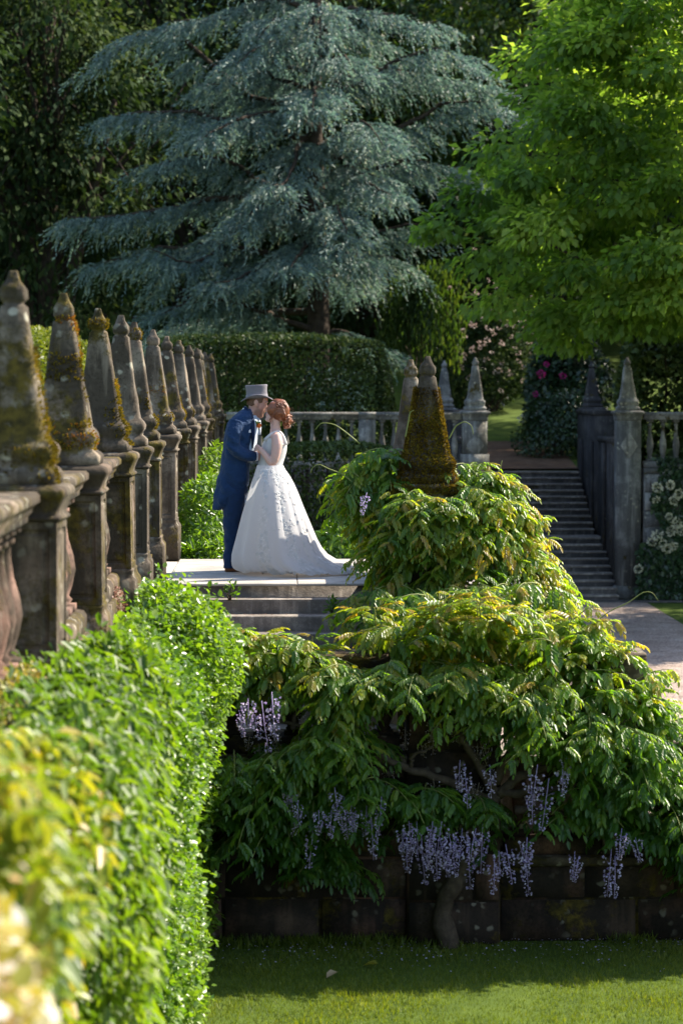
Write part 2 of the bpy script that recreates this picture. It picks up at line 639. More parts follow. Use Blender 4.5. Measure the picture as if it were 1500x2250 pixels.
def moss_tufts(base_pts, base_n, size, name, mat, parent, dens_tint=.5):
    """short moss stems standing out of the stone"""
    n = len(base_pts)
    d = norm(base_n * 1.0 + rng.normal(scale=.5, size=(n, 3)) + np.array([0, 0, .25]))
    fr = frames(d, rand_dirs(n))
    t = np.clip(dens_tint + lumps(base_pts, 9, 3) * .42 + rng.normal(scale=.15, size=n), 0, 1)
    tv = np.array([(0, -.22, 0), (0, .22, 0), (.6, .2, .05), (1, 0, 0), (.6, -.2, .05)])
    v, f, tt = inst(tv, np.array([(0, 1, 2, 3, 4)]), base_pts, fr, size * rng.uniform(.6, 1.4, n), t)
    o = link(name, np_mesh(name, v - wloc(parent), [f], tt), mat, parent)
    o['kind'] = 'stuff'
    return o


def on_obelisk(n, h0, h1, k=1.0, face=None, stretch=1.0, w=1.0):
    """random points and outward normals on an obelisk of the profile above (local)"""
    hs = rng.uniform(h0, h1, n)
    ph, pw = np.array(OB_PROFILE).T
    hw = np.interp(hs, ph, pw)
    side = rng.integers(0, 4, n) if face is None else rng.choice(face, n)
    t = rng.uniform(-1, 1, n) * hw
    ex = np.array([(1, 0), (0, 1), (-1, 0), (0, -1)])[side]
    ey = np.array([(0, 1), (-1, 0), (0, -1), (1, 0)])[side]
    xy = ex * hw[:, None] + ey * t[:, None]
    p = np.concatenate([xy * k * w, (hs * k * stretch)[:, None]], 1)
    nn = np.concatenate([ex, np.full((n, 1), .25)], 1)
    return p, nn


def make_pier(x, y, z, label, group, mk='stone', seed=0, body=True, ob_k=1.0, panel=True, mossy=0):
    t = thing('obelisk_pier', (x, y, z), label, 'stone pier', group)
    t.rotation_euler = (R(rng.normal() * .35), R(rng.normal() * .35), R(rng.normal() * 1.0))
    if body:
        link('plinth', pier_part_mesh('plinth', mk), None, t)
        link('dado', pier_part_mesh('dado', mk), None, t)
        link('cap', pier_part_mesh('cap', mk), None, t)
    o = link('obelisk', obelisk_mesh(seed, ob_k), M[mk], t, (0, 0, 1.393))
    if mossy:
        P, N = [], []
        for (h0, h1, face, n) in mossy:
            p, nn = on_obelisk(n, h0, h1, ob_k, face)
            keep = lumps(p + seed * 3.1, 9, 5) > -.25
            P.append(p[keep] + np.array([x, y, z + 1.393])); N.append(nn[keep])
        moss_tufts(np.concatenate(P), np.concatenate(N), .022, 'moss', M['moss_gold'], t)
    return t


PX = -1.478
PIER_Y = [13.15, 16.35, 19.5, 21.4, 23.65, 26.9, 30.35, 33.0, 37.1, 39.9, 42.0, 44.3, 46.8]
PIER_LABEL = ['blurred mossy obelisk pier whose finial has a yellow moss collar, beside the red balusters',
              'obelisk pier with bare pale patches between dark moss bands, second along the terrace balustrade',
              'obelisk pier with a thick moss belt and moss wrapped finial, third along the terrace balustrade',
              'clean pale obelisk pier without moss on its spire, fourth along the terrace balustrade',
              'dark obelisk pier with moss capped finial standing at the front corner of the landing',
              'carved panelled pale grey obelisk pier standing at the back corner of the landing',
              'obelisk pier with moss clump at its plinth, just past the carved one behind the groom',
              'slim looking obelisk pier, second past the carved one behind the groom',
              'obelisk pier third past the carved one behind the groom',
              'obelisk pier with bright yellow moss edge, fourth past the carved one behind the groom',
              'obelisk pier near the far end of the terrace row', 'obelisk pier near the far end of the terrace row', 'obelisk pier near the far end of the terrace row']
MKS = ['stone', 'stone', 'stone', 'stone_clean', 'stone', 'stone_clean', 'stone', 'stone_clean', 'stone_clean', 'stone', 'stone', 'stone', 'stone']
MOSSY = [[(.1, .25, (0,), 500), (.25, .9, (0,), 500), (.93, 1.0, None, 120), (.0, .2, (3, 0), 500)],
         [(.1, .3, (0, 3), 900), (.55, .75, (3, 0), 500), (.3, .9, (0,), 450), (.9, 1.0, (0, 3), 160)],
         [(.38, .58, None, 1300), (.05, .35, (0, 3), 900), (.98, 1.06, None, 350)],
         0,
         [(.97, 1.09, None, 500), (.3, .5, (3,), 500), (.1, .25, (0,), 260)],
         [(.1, .24, (0, 3), 450), (1.0, 1.07, None, 140), (.45, .53, (3,), 120)],
         [(.1, .45, (0,), 420), (.55, .62, (3,), 150)],
         [(.1, .24, (0,), 280)],
         0,
         [(.1, .8, (0,), 380)], [(.1, .5, (0,), 200)], [(.1, .6, (0,), 200)], 0]
for i, (y, lb, mk) in enumerate(zip(PIER_Y, PIER_LABEL, MKS)):
    make_pier(PX, y, PLAT, lb, 'obelisk piers along the terrace', mk, 10 + i, mossy=MOSSY[i])

# balusters and rails
def baluster_mesh(h=.68, r=.075):
    prof = [(0, .075, 1), (.06, .075, 1), (.065, .05, 0), (.10, .062, 0), (.13, .045, 0), (.22, .062, 0), (.36, .078, 0), (.48, .068, 0), (.62, .045, 0), (.76, .034, 0), (.84, .034, 0), (.86, .05, 0), (.89, .05, 0), (.90, .036, 0), (.93, .036, 0), (.935, .07, 1), (1, .07, 1)]
    mb = MB()
    a = np.linspace(0, 2 * np.pi, 12, endpoint=False) + np.pi / 4
    rs = []
    for t, rr, sqr in prof:
        rr = rr / .075 * r
        c, s = np.cos(a), np.sin(a)
        k = rr / np.maximum(abs(c), abs(s)) if sqr else rr
        rs.append(np.stack([c * k, s * k, np.full(12, t * h)], 1))
    return mb.rings(rs).mesh('baluster')


def rail_profile_box(mb, p0, p1, prof):
    """extrude profile [(half width, z)...] from p0 to p1 (bottom centre line)"""
    p0, p1 = np.array(p0, float), np.array(p1, float)
    d = norm(p1 - p0)
    s = norm(np.cross(d, [0, 0, 1.0]))
    loop = [(hw, z) for hw, z in prof] + [(-hw, z) for hw, z in reversed(prof)]
    rs = [np.array([p + s * a + np.array([0, 0, z]) for a, z in loop]) for p in (p0, p1)]
    return mb.rings(rs)


RAIL = [(.13, 0), (.13, .03), (.15, .05), (.155, .075), (.185, .10), (.19, .105), (.19, .14), (.17, .16)]
BASE = [(.17, 0), (.17, .10), (.15, .13), (.12, .14)]


def balustrade(p0, p1, z0, z1, n, label, group, mk='stone_pale', bk=None, name='balustrade', solid=0):
    """base course, separate balusters, moulded rail between two piers; z0 bottom of base, z1 top of rail"""
    p0, p1 = np.array([*p0, 0.]), np.array([*p1, 0.])
    t = thing(name, (*((p0 + p1) / 2)[:2], z0), label, 'balustrade', group)
    mb = MB(); rail_profile_box(mb, p0 + [0, 0, z1 - .16], p1 + [0, 0, z1 - .16], RAIL); mb.build('rail', M[mk], t)
    mb = MB(); rail_profile_box(mb, p0 + [0, 0, z0], p1 + [0, 0, z0], BASE); mb.build('base_course', M[mk], t)
    h = z1 - .16 - z0 - .14
    me = baluster_mesh(h + .004, .105 if bk == 'stone_red' else .075)
    me.materials.append(M[bk or mk])
    for i in range(n):
        q = p0 + (p1 - p0) * ((i + .5) / n)
        link('baluster', me, None, t, (q - wloc(t))[:3] * [1, 1, 0] + [0, 0, .138])
    return t


RX = PX - .02
bays = [(10.2, 12.88, 'red sandstone baluster run nearest the yellow climber, ahead of the first obelisk pier'),
        (13.42, 16.08, 'red sandstone baluster run between the first and second obelisk piers'),
        (16.62, 19.23, 'red sandstone baluster run between the second and third obelisk piers'),
        (27.17, 30.08, 'stone baluster run just past the carved pier behind the groom')]
for a, b, lb in bays:
    balustrade((RX, a), (RX, b), PLAT + .3, PLAT + 1.36, 9, lb, 'terrace balustrade runs', 'stone', 'stone_red')
for a, b in zip(PIER_Y[6:-1], PIER_Y[7:]):
    balustrade((RX, a + .27), (RX, b - .27), PLAT + .3, PLAT + 1.36, max(5, int((b - a) / .33)), 'stone baluster run between far obelisk piers of the terrace', 'terrace balustrade runs', 'stone', 'stone')

# retaining wall under the terrace, with coping
def block_wall(name, label, lo, hi, course, blk, mk, axis=0, skip=None, cat='stone wall', group=None, face=-1):
    """core plus one stone per block, joints recessed; axis = running direction (0 x, 1 y); face = sign of the outward side"""
    lo, hi = np.array(lo, float), np.array(hi, float)
    t = thing(name, (*((lo + hi) / 2)[:2], lo[2]), label, cat, group)
    c0, c1 = lo.copy(), hi.copy()
    o = 1 - axis
    if face < 0: c0[o] += .03
    else: c1[o] -= .03
    c1[2] -= .01
    MB().box(c0, c1).build('wall_core', M[mk], t)
    z = lo[2]
    r = np.random.default_rng(abs(hash(name + label)) % 1000 if False else len(label) * 7 + int(hi[0] * 10))
    row = 0
    while z < hi[2] - .02:
        h = min(course * r.uniform(.85, 1.15), hi[2] - z)
        if hi[2] - z - h < .1: h = hi[2] - z
        a = lo[axis] - (blk * .5 * r.uniform(.6, 1) if row % 2 else 0)
        while a < hi[axis]:
            L = blk * r.uniform(.7, 1.3)
            a0, a1 = max(a, lo[axis]), min(a + L, hi[axis])
            a += L
            if a1 - a0 < .06 or (skip and skip(a0, a1, z, z + h)):
                continue
            q0, q1 = np.zeros(3), np.zeros(3)
            pr = r.uniform(-.012, .010)
            q0[axis], q1[axis] = a0 + .006, a1 - .006
            if face < 0: q0[o], q1[o] = lo[o] + pr, lo[o] + .2
            else: q0[o], q1[o] = hi[o] - .2, hi[o] - pr
            q0[2], q1[2] = z + .006, z + h - .006
            b = MB()
            e = .012
            # worn edges: front face slightly smaller
            x0, x1 = q0.copy(), q1.copy()
            b.box(x0, x1)
            v = b.v[0]
            fr = v[:, o] == (q0[o] if face < 0 else q1[o])
            cc = (q0 + q1) / 2
            for k in (axis, 2):
                v[fr, k] += np.sign(cc[k] - v[fr, k]) * e * r.uniform(.3, 1.2, fr.sum())
            v[fr, o] += r.normal(scale=.005, size=fr.sum())
            b.build('stone_block', M[mk], t)
        z += h
        row += 1
    return t


t = thing('retaining_wall', (-1.5, 12, 0), 'old stone retaining wall below the terrace piers, hidden behind climbers', 'stone wall')
MB().box((-1.9, 2.5, 0), (-1.2, 23.3, PLAT - .09)).build('wall_core', M['stone_wall'], t)
mb = MB()
for k in range(17):
    mb = MB(); mb.box((-1.92, 2.5 + k * 1.22, PLAT - .088), (-1.15, 2.5 + k * 1.22 + 1.21, PLAT - .003)); mb.build('coping_stone', M['stone'], t)
t = thing('retaining_wall', (-1.5, 40, 0), 'old stone retaining wall continuing past the landing below the far piers', 'stone wall')
MB().box((-1.9, 26.82, 0), (-1.2, WY + .3, PLAT - .005)).build('wall_core', M['stone_wall'], t)

# kerb course between piers on the terrace edge
t = thing('kerb_course', (RX, 16, PLAT), 'weathered stone kerb course carrying the terrace balusters', 'stone kerb')
for a, b in [(10.2, 12.86), (13.44, 16.06), (16.64, 19.21), (19.79, 21.11), (21.69, 23.36)]:
    MB().box((RX - .2, a, PLAT - .002), (RX + .2, b, PLAT + .298)).build('kerb_stone', M['stone'], t)

# ------------------------------------------------------------------ landing and steps
t = thing('stair_landing', (0.3, 25, 0), 'sunlit stone landing of pale slabs where the couple stands', 'landing')
MB().box((-1.19, 23.52, 0), (1.95, 26.8, PLAT - .027)).build('landing_core', M['step_stone'], t)
slabs = [(-1.19, .1, 23.46, 24.62), (.1, 1.25, 23.46, 24.62), (1.25, 1.95, 23.46, 24.62), (-1.19, -.25, 24.62, 25.7), (-.25, .95, 24.62, 25.7), (.95, 1.95, 24.62, 25.7), (-1.19, .3, 25.7, 26.82), (.3, 1.95, 25.7, 26.82)]
for (a, b, c, d) in slabs:
    bm = bmesh.new()
    bmesh.ops.create_cube(bm, size=1)
    for v in bm.verts:
        v.co = Vector(((a + b) / 2 + v.co.x * (b - a - .006), (c + d) / 2 + v.co.y * (d - c - .006), PLAT - .0125 + v.co.z * .025))
    bmesh.ops.bevel(bm, geom=bm.edges[:], offset=.006, segments=1, affect='EDGES')
    for v in bm.verts: v.co -= t.location
    me = bpy.data.meshes.new('paving_slab'); bm.to_mesh(me); bm.free()
    link('paving_slab', me, M['paving'], t)
# threshold strip leading left between the two corner piers
MB().box((-2.3, 24.0, PLAT - .08), (-1.195, 26.5, PLAT - .006)).build('threshold_slab', M['paving'], t)

t = thing('stone_steps', (0, 22.2, 1.5), 'worn grey stone steps descending from the landing behind the wisteria', 'steps')
RIS, TRD = .1367, .30
for i in range(1, 9):
    z = PLAT - i * RIS
    y1 = 23.52 - (i - 1) * TRD
    y0 = y1 - TRD
    bm = bmesh.new()
    bmesh.ops.create_cube(bm, size=1)
    for v in bm.verts:
        v.co = Vector((-.1 + v.co.x * 2.17 + rng.normal() * .003, (y0 + y1) / 2 + v.co.y * TRD * .99, z - RIS * .9 + v.co.z * RIS * 1.8 + rng.normal() * .003))
    bmesh.ops.bevel(bm, geom=bm.edges[:], offset=.012, segments=2, affect='EDGES')
    for v in bm.verts: v.co -= t.location
    me = bpy.data.meshes.new('step'); bm.to_mesh(me); bm.free()
    link('step', me, M['step_stone'], t)
mb = MB().box((-1.19, 20.45, 0), (2.6, 21.13, 1.5)).build('lower_landing', M['step_stone'], t)

# right-hand newel piers of the flight
zc = CZ - .88 - 1.393
pr = thing('obelisk_pier', (1.27, 22.0, 0), 'moss blanketed obelisk rising out of the wisteria mound', 'stone pier', 'obelisk piers beside the steps')
MB().box((.99, 21.72, 0), (1.55, 22.28, zc + 1.2)).build('dado', M['stone'], pr)
c = link('cap', pier_part_mesh('cap', 'stone'), None, pr, (0, 0, zc))
link('obelisk', obelisk_mesh(55, 1.0, 1, 1.06), M['stone'], pr, (0, 0, zc + 1.393))
P, N = on_obelisk(15000, .0, .86, 1.0, None, 1, 1.07)
ed = lumps(P, 7, 9) * .08
kp = P[:, 2] < .80 + ed
P, N = P[kp] + N[kp] * .004, N[kp]
moss_tufts(P + np.array([1.27, 22.0, zc + 1.393]), N, .026, 'moss', M['moss'], pr)
P2 = []
for _ in range(3500):
    s, tt = random.randrange(4), random.uniform(-.3, .3)
    e = [(.306, tt), (-.306, tt), (tt, .306), (tt, -.306)][s]
    P2.append((e[0] + 1.27, e[1] + 22.0, zc + random.uniform(1.3, 1.385), *[[1, 0, 0], [-1, 0, 0], [0, 1, 0], [0, -1, 0]][s]))
P2 = np.array(P2)
moss_tufts(P2[:, :3], P2[:, 3:], .026, 'moss', M['moss'], pr)
pr2 = thing('obelisk_pier', (1.27, 24.7, 0), 'bare lichen flecked obelisk just behind the moss blanketed one', 'stone pier', 'obelisk piers beside the steps')
MB().box((1.0, 24.45, PLAT + .002), (1.54, 24.95, zc + 1.2)).build('dado', M['stone_clean'], pr2)
link('cap', pier_part_mesh('cap', 'stone_clean'), None, pr2, (0, 0, zc))
link('obelisk', obelisk_mesh(56, 1.0), M['stone_clean'], pr2, (0, 0, zc + 1.393))
t = thing('parapet', (1.27, 23.3, 1.0), 'low stone parapet beside the steps buried in wisteria', 'parapet')
MB().box((1.1, 22.29, 0), (1.45, 24.44, PLAT + .55)).build('parapet_wall', M['stone'], t)
mb = MB(); rail_profile_box(mb, (1.27, 22.32, PLAT + .552), (1.27, 24.4, PLAT + .552), RAIL); mb.build('rail', M['stone'], t)

# ------------------------------------------------------------------ garden wall with balusters under the wisteria
WF = 20.0
block_wall('garden_wall', 'dark damp sandstone wall in big blocks, left of the buttress below the wisteria', (-1.19, WF, 0), (.998, WF + .42, 1.5), .36, .85, 'stone_wall')
block_wall('garden_wall', 'low dark red sandstone block wall, right of the buttress at the lawn edge', (1.772, WF, 0), (6.5, WF + .42, .64), .33, .95, 'stone_wall')
bt = block_wall('buttress_pier', 'square wall buttress between the two wall heights, behind the wisteria trunk', (1.0, WF - .12, 0), (1.77, WF + .55, 1.95), .42, .8, 'stone_wall')
mb = MB(); rail_profile_box(mb, (.95, WF + .2, 1.952), (1.82, WF + .2, 1.952), [(.36, 0), (.38, .04), (.43, .09), (.43, .14), (.38, .17)]); mb.build('cap', M['stone'], bt)
for (a, b, lb, z0) in [(-1.19, .998, 'projecting ledge course on the taller garden wall', 1.502), (1.772, 6.5, 'mossy projecting ledge course on the lower garden wall', .642)]:
    t = thing('ledge_course', ((a + b) / 2, WF + .2, z0), lb, 'stone ledge')
    n = int((b - a) / .9)
    for k in range(n):
        mb = MB(); q0 = a + (b - a) * k / n; q1 = a + (b - a) * (k + 1) / n - .006
        rail_profile_box(mb, (q0, WF + .2, z0), (q1, WF + .2, z0), [(.24, 0), (.28, .03), (.28, .07), (.25, .085)])
        mb.build('ledge_stone', M['stone'], t)
balustrade((-1.1, WF + .2), (.94, WF + .2), 1.59, 2.42, 8, 'stone balusters under the wisteria above the taller garden wall', 'garden wall balustrades', 'stone_wall')
balustrade((1.83, WF + .2), (2.62, WF + .2), .73, 1.95, 3, 'tall stone balusters tangled with vines right of the buttress', 'garden wall balustrades', 'stone_wall')
balustrade((3.02, WF + .2), (6.4, WF + .2), .73, 1.63, 11, 'stone balusters above the low wall beside the gravel path', 'garden wall balustrades', 'stone_wall')
for y0, lb in ((WF + .2, 'square mossy pier cap poking from the wisteria beside the gravel'), (22.0, 'smaller looking mossy pier cap behind the wisteria by the gravel')):
    t = thing('newel_pier', (2.78, y0, 0), lb, 'stone pier', 'plain newel piers')
    MB().box((2.64, y0 - .2, 0 if y0 > 21 else .73), (3.0, y0 + .2, 2.18)).build('shaft', M['stone'], t)
    mb = MB(); rail_profile_box(mb, (2.5, y0, 2.182), (2.98 if y0 < 21 else 2.93, y0, 2.182), [(.2, 0), (.2, .05), (.23, .08), (.24, .12), (.27, .17), (.28, .19), (.28, .235), (.25, .25)]); mb.build('cap', M['stone'], t)

# ------------------------------------------------------------------ far terrace: wall, balustrades, flight of steps
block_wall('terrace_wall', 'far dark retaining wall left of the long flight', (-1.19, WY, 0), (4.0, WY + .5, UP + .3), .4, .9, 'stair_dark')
block_wall('terrace_wall', 'far retaining wall right of the long flight, under the flowering climber', (7.75, WY, 0), (13, WY + .5, UP + .3), .4, .9, 'stone_pale')
FR = CZ - .57                                # rail top of the far balustrades
balustrade((-1.3, WY + .2), (1.55, WY + .2), UP + .302, FR, 10, 'shaded grey balustrade behind the kissing couple', 'far balustrades')
t = thing('panel_pier', (1.75, WY + .2, UP + .3), 'plain square pedestal between shaded baluster runs behind the couple', 'stone pier')
MB().box((1.56, WY + .03, UP + .302), (1.92, WY + .37, FR - .162)).build('shaft', M['stone_pale'], t)
mb = MB(); rail_profile_box(mb, (1.552, WY + .2, FR - .16), (1.928, WY + .2, FR - .16), RAIL); mb.build('rail', M['stone_pale'], t)
balustrade((1.93, WY + .2), (3.77, WY + .2), UP + .302, FR, 7, 'shaded grey balustrade left of the far stair pier', 'far balustrades')
balustrade((7.75, WY + .2), (12.6, WY + .2), UP + .302, FR, 17, 'grey balustrade above the white flowering climber', 'far balustrades')


def far_pier(x, y, zb, label, mk='stone_pale'):
    t = thing('obelisk_pier', (x, y, zb), label, 'stone pier', 'obelisk piers at the far flight')
    z1 = FR + .02
    MB().box((x - .3, y - .3, zb), (x + .3, y + .3, zb + .3)).build('plinth', M[mk], t)
    MB().box((x - .26, y - .26, zb + .302), (x + .26, y + .26, z1 - .2)).build('dado', M[mk], t)
    # raised lozenge panel
    zc_ = (zb + z1) / 2 + .15
    if y < 54:
        zc_ = FR - .72
    lz = MB()
    lz.add([(x, y - .262, zc_ - .3), (x + .19, y - .262, zc_), (x, y - .262, zc_ + .3), (x - .19, y - .262, zc_),
            (x, y - .285, zc_ - .25), (x + .155, y - .285, zc_), (x, y - .285, zc_ + .25), (x - .155, y - .285, zc_)],
           np.array([(4, 5, 6, 7), (0, 1, 5, 4), (1, 2, 6, 5), (2, 3, 7, 6), (3, 0, 4, 7)]))
    lz.build('lozenge_panel', M[mk], t)
    mb = MB(); mb.rings([sq_ring(a, zb_ + z1) + [x, y, 0] for a, zb_ in ((.26, -.2), (.275, -.19), (.275, -.16), (.265, -.14), (.3, -.06), (.325, -.05), (.325, -.015), (.3, 0), (.25, .02))]); mb.build('cap', M[mk], t)
    link('obelisk', obelisk_mesh(70 + int(x * 3), 1.0), M[mk], t, (0, 0, z1 + .02 - zb))
    return t


far_pier(4.08, WY + .3, UP + .3, 'shaded pale obelisk pier with lozenge panel left of the long flight')
far_pier(3.83, 59.0, UP - .1, 'dim obelisk pier just behind the lozenge pier left of the long flight')
far_pier(7.42, WY + .3, 0, 'tall pale obelisk pier with lozenge panel right of the long flight')
far_pier(7.6, 60.2, UP - .1, 'dark obelisk pier at the top right of the long flight under the tree', 'flank')
NS = 19
RS = UP / NS
fl = thing('stone_flight', (5.75, 56, 0), 'long shaded flight of stone steps climbing to the woodland', 'steps')
y = WY - .4
for i in range(NS):
    wdt = 1.4 + (.0 if i < 9 else -.06)
    dep = .34 if i != 8 else 1.0
    z1 = (i + 1) * RS
    b = MB()
    x0, x1 = 5.75 - wdt, 5.75 + wdt
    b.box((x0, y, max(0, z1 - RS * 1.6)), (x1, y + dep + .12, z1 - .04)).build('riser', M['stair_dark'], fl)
    bm = bmesh.new()
    bmesh.ops.create_cube(bm, size=1)
    for v in bm.verts:
        v.co = Vector((5.75 + v.co.x * (2 * wdt + .02), y - .025 + (v.co.y + .5) * (dep + .06), z1 - .02 + v.co.z * .04 + rng.normal() * .002))
    bmesh.ops.bevel(bm, geom=bm.edges[:], offset=.008, segments=1, affect='EDGES')
    for v in bm.verts: v.co -= fl.location
    me = bpy.data.meshes.new('tread'); bm.to_mesh(me); bm.free()
    link('tread', me, M['step_stone'], fl)
    y += dep
YT = y
for sx, lb in ((1, 'stepped side wall on the right of the long flight'), (-1, 'stepped side wall on the left of the long flight')):
    xa = 7.17 if sx > 0 else 4.32
    xb = xa + (.45 if sx > 0 else -.45)
    t = thing('stair_wall', ((xa + xb) / 2, 56, 0), lb, 'stone wall')
    X0, X1 = min(xa, xb), max(xa, xb)
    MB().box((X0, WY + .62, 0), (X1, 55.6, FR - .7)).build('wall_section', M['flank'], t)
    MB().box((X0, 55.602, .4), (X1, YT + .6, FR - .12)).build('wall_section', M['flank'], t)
    for (a, b, z) in ((WY + .62, 55.6, FR - .698), (55.602, YT + .6, FR - .118)):
        mb = MB(); rail_profile_box(mb, ((X0 + X1) / 2, a, z), ((X0 + X1) / 2, b, z), [(.24, 0), (.27, .03), (.27, .1), (.24, .115)]); mb.build('coping', M['flank'], t)
    if sx > 0:
        for yy in (54.2, 56.4, 58.4):
            MB().box((X0 - .07, yy, .5), (X0 - .002, yy + .35, FR - .72)).build('pilaster', M['flank'], t)
# kerb along the foot of the flight
mb = MB().box((4.3, WY - .75, .0), (13, WY - .42, .035)).build('stone_kerb', M['stair_dark'])
tag(mb, 'flat stone kerb strip at the foot of the long flight', 'stone kerb')

# ------------------------------------------------------------------ foliage materials
M['wist'] = leaf_mat('wisteria leaf', [(0, (.03, .08, .016)), (.35, (.062, .135, .02)), (.62, (.125, .205, .028)), (.82, (.21, .23, .03)), (1, (.27, .19, .04))], .54, (1, 1.0, .2), .36, .5, 2.35)
M['climb_far'] = leaf_mat('small glossy climber leaf', [(0, (.035, .085, .012)), (.5, (.085, .165, .02)), (1, (.17, .25, .03))], .45, (.95, 1, .2), .32, .5, 1.8)
M['climb_mid'] = leaf_mat('hanging climber leaf', [(0, (.035, .075, .012)), (.5, (.085, .15, .018)), (1, (.19, .25, .025))], .45, (.95, 1, .22), .46, .4, 1.8)
M['climb_near'] = leaf_mat('yellow green climber leaf', [(0, (.05, .10, .015)), (.4, (.14, .20, .02)), (.7, (.27, .28, .03)), (1, (.36, .26, .05))], .42, (1, 1, .22), .4, .5, 1.6)
M['bloom_near'] = leaf_mat('faded cream and orange bloom', [(0, (.14, .19, .025)), (.35, (.30, .29, .04)), (.62, (.42, .33, .06)), (.72, (.42, .25, .07)), (.8, (.55, .50, .45)), (1, (.68, .65, .62))], .35, (1, .95, .6), .4, .5, 1.3)
M['cedar'] = leaf_mat('blue cedar needle', [(0, (.05, .08, .075)), (.45, (.13, .19, .175)), (.8, (.24, .31, .265)), (1, (.29, .30, .17))], .35, (.8, 1, .8), .55, .3, 1.2)
M['lime'] = leaf_mat('fresh green tree leaf', [(0, (.045, .09, .02)), (.5, (.125, .20, .045)), (1, (.26, .32, .075))], .55, (.95, 1, .34), .5, .25, 2.4)
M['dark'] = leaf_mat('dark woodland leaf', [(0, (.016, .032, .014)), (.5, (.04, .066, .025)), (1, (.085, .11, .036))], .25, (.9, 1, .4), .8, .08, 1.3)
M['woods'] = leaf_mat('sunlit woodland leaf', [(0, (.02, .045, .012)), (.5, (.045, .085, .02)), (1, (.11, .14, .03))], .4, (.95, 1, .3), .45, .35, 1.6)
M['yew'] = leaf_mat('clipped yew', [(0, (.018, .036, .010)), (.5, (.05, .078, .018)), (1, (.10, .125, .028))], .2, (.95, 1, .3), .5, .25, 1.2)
M['hedge_lit'] = leaf_mat('sunlit golden hedge leaf', [(0, (.06, .09, .012)), (.5, (.13, .16, .02)), (1, (.22, .21, .03))], .35, (1, 1, .25), .5, .3, 1.5)  # sunlit brightness is mixed into the leaf colour
M['rhodo'] = leaf_mat('rhododendron leaf', [(0, (.012, .03, .012)), (.5, (.025, .055, .02)), (1, (.05, .085, .03))], .2, (.9, 1, .4), .35, .5, 1.2)
M['pinkf'] = leaf_mat('magenta petal', [(0, (.35, .01, .13)), (1, (.55, .03, .25))], .3, (1, .5, .8), .5, .3, 1.2)
M['whitef'] = leaf_mat('cream petal', [(0, (.45, .43, .28)), (1, (.75, .72, .60))], .3, (1, 1, .8), .5, .3, 1.1)
M['blossom'] = leaf_mat('pale pink blossom', [(0, (.35, .27, .24)), (1, (.62, .52, .50))], .35, (1, .9, .85), .5, .3, 1.1)
M['lilac'] = leaf_mat('lilac wisteria floret', [(0, (.25, .18, .37)), (.5, (.46, .38, .57)), (.85, (.66, .60, .71)), (1, (.30, .24, .17))], .35, (.95, .9, 1.1), .5, .3, 1.25)
M['stem'] = plain_mat('green vine stem', (.17, .19, .05), .6, .3)
M['pinkplant'] = leaf_mat('pinkish trailing plant', [(0, (.10, .08, .04)), (.5, (.28, .16, .12)), (1, (.42, .27, .22))], .35, (1, .8, .7), .5, .3, 1.2)

SINGLE = 0


def leaf_cloud(name, mat, parent, tpl, pos, dirs, up, size, tint, singles=0, single_name='leaf', pick=None):
    """many leaves as one part; the largest-showing ones as leaf objects of their own"""
    n = len(pos)
    fr = frames(dirs, up)
    idx = np.arange(n)
    own = np.array([], dtype=int)
    if singles:
        d = np.linalg.norm(pos - CAM, axis=1)
        score = size / d * (1 if pick is None else pick)
        own = np.argsort(-score)[:singles * 3]
        own = np.random.default_rng(n).choice(own, min(singles, len(own)), replace=False)
        keep = np.ones(n, bool); keep[own] = False
        idx = idx[keep]
    tv, tf = tpl[0], tpl[1]
    tt = tpl[2] if len(tpl) > 2 else None
    v, f, t = inst(tv, tf, pos[idx], fr[idx], size[idx], np.clip(tint[idx], 0, 1), tt)
    o = link(name, np_mesh(name, v - wloc(parent), [f], t, True), mat, parent)
    o['kind'] = 'stuff'
    if len(own):
        lev = []
        for q in (.2, .4, .6, .8):
            me = np_mesh(single_name, tv, [tf], np.full(len(tv), q) + (tt if tt is not None else 0), True)
            me.materials.append(mat)
            lev.append(me)
        pl = wloc(parent)
        for i in own:
            me = lev[int(np.clip(tint[i] * 4, 0, 3))]
            s = bpy.data.objects.new(single_name, me)
            COL.objects.link(s)
            s.parent = parent
            s.matrix_local = Matrix.LocRotScale(Vector(pos[i] - pl), Matrix(fr[i].T.tolist()).to_quaternion(), Vector((size[i],) * 3))
    return o


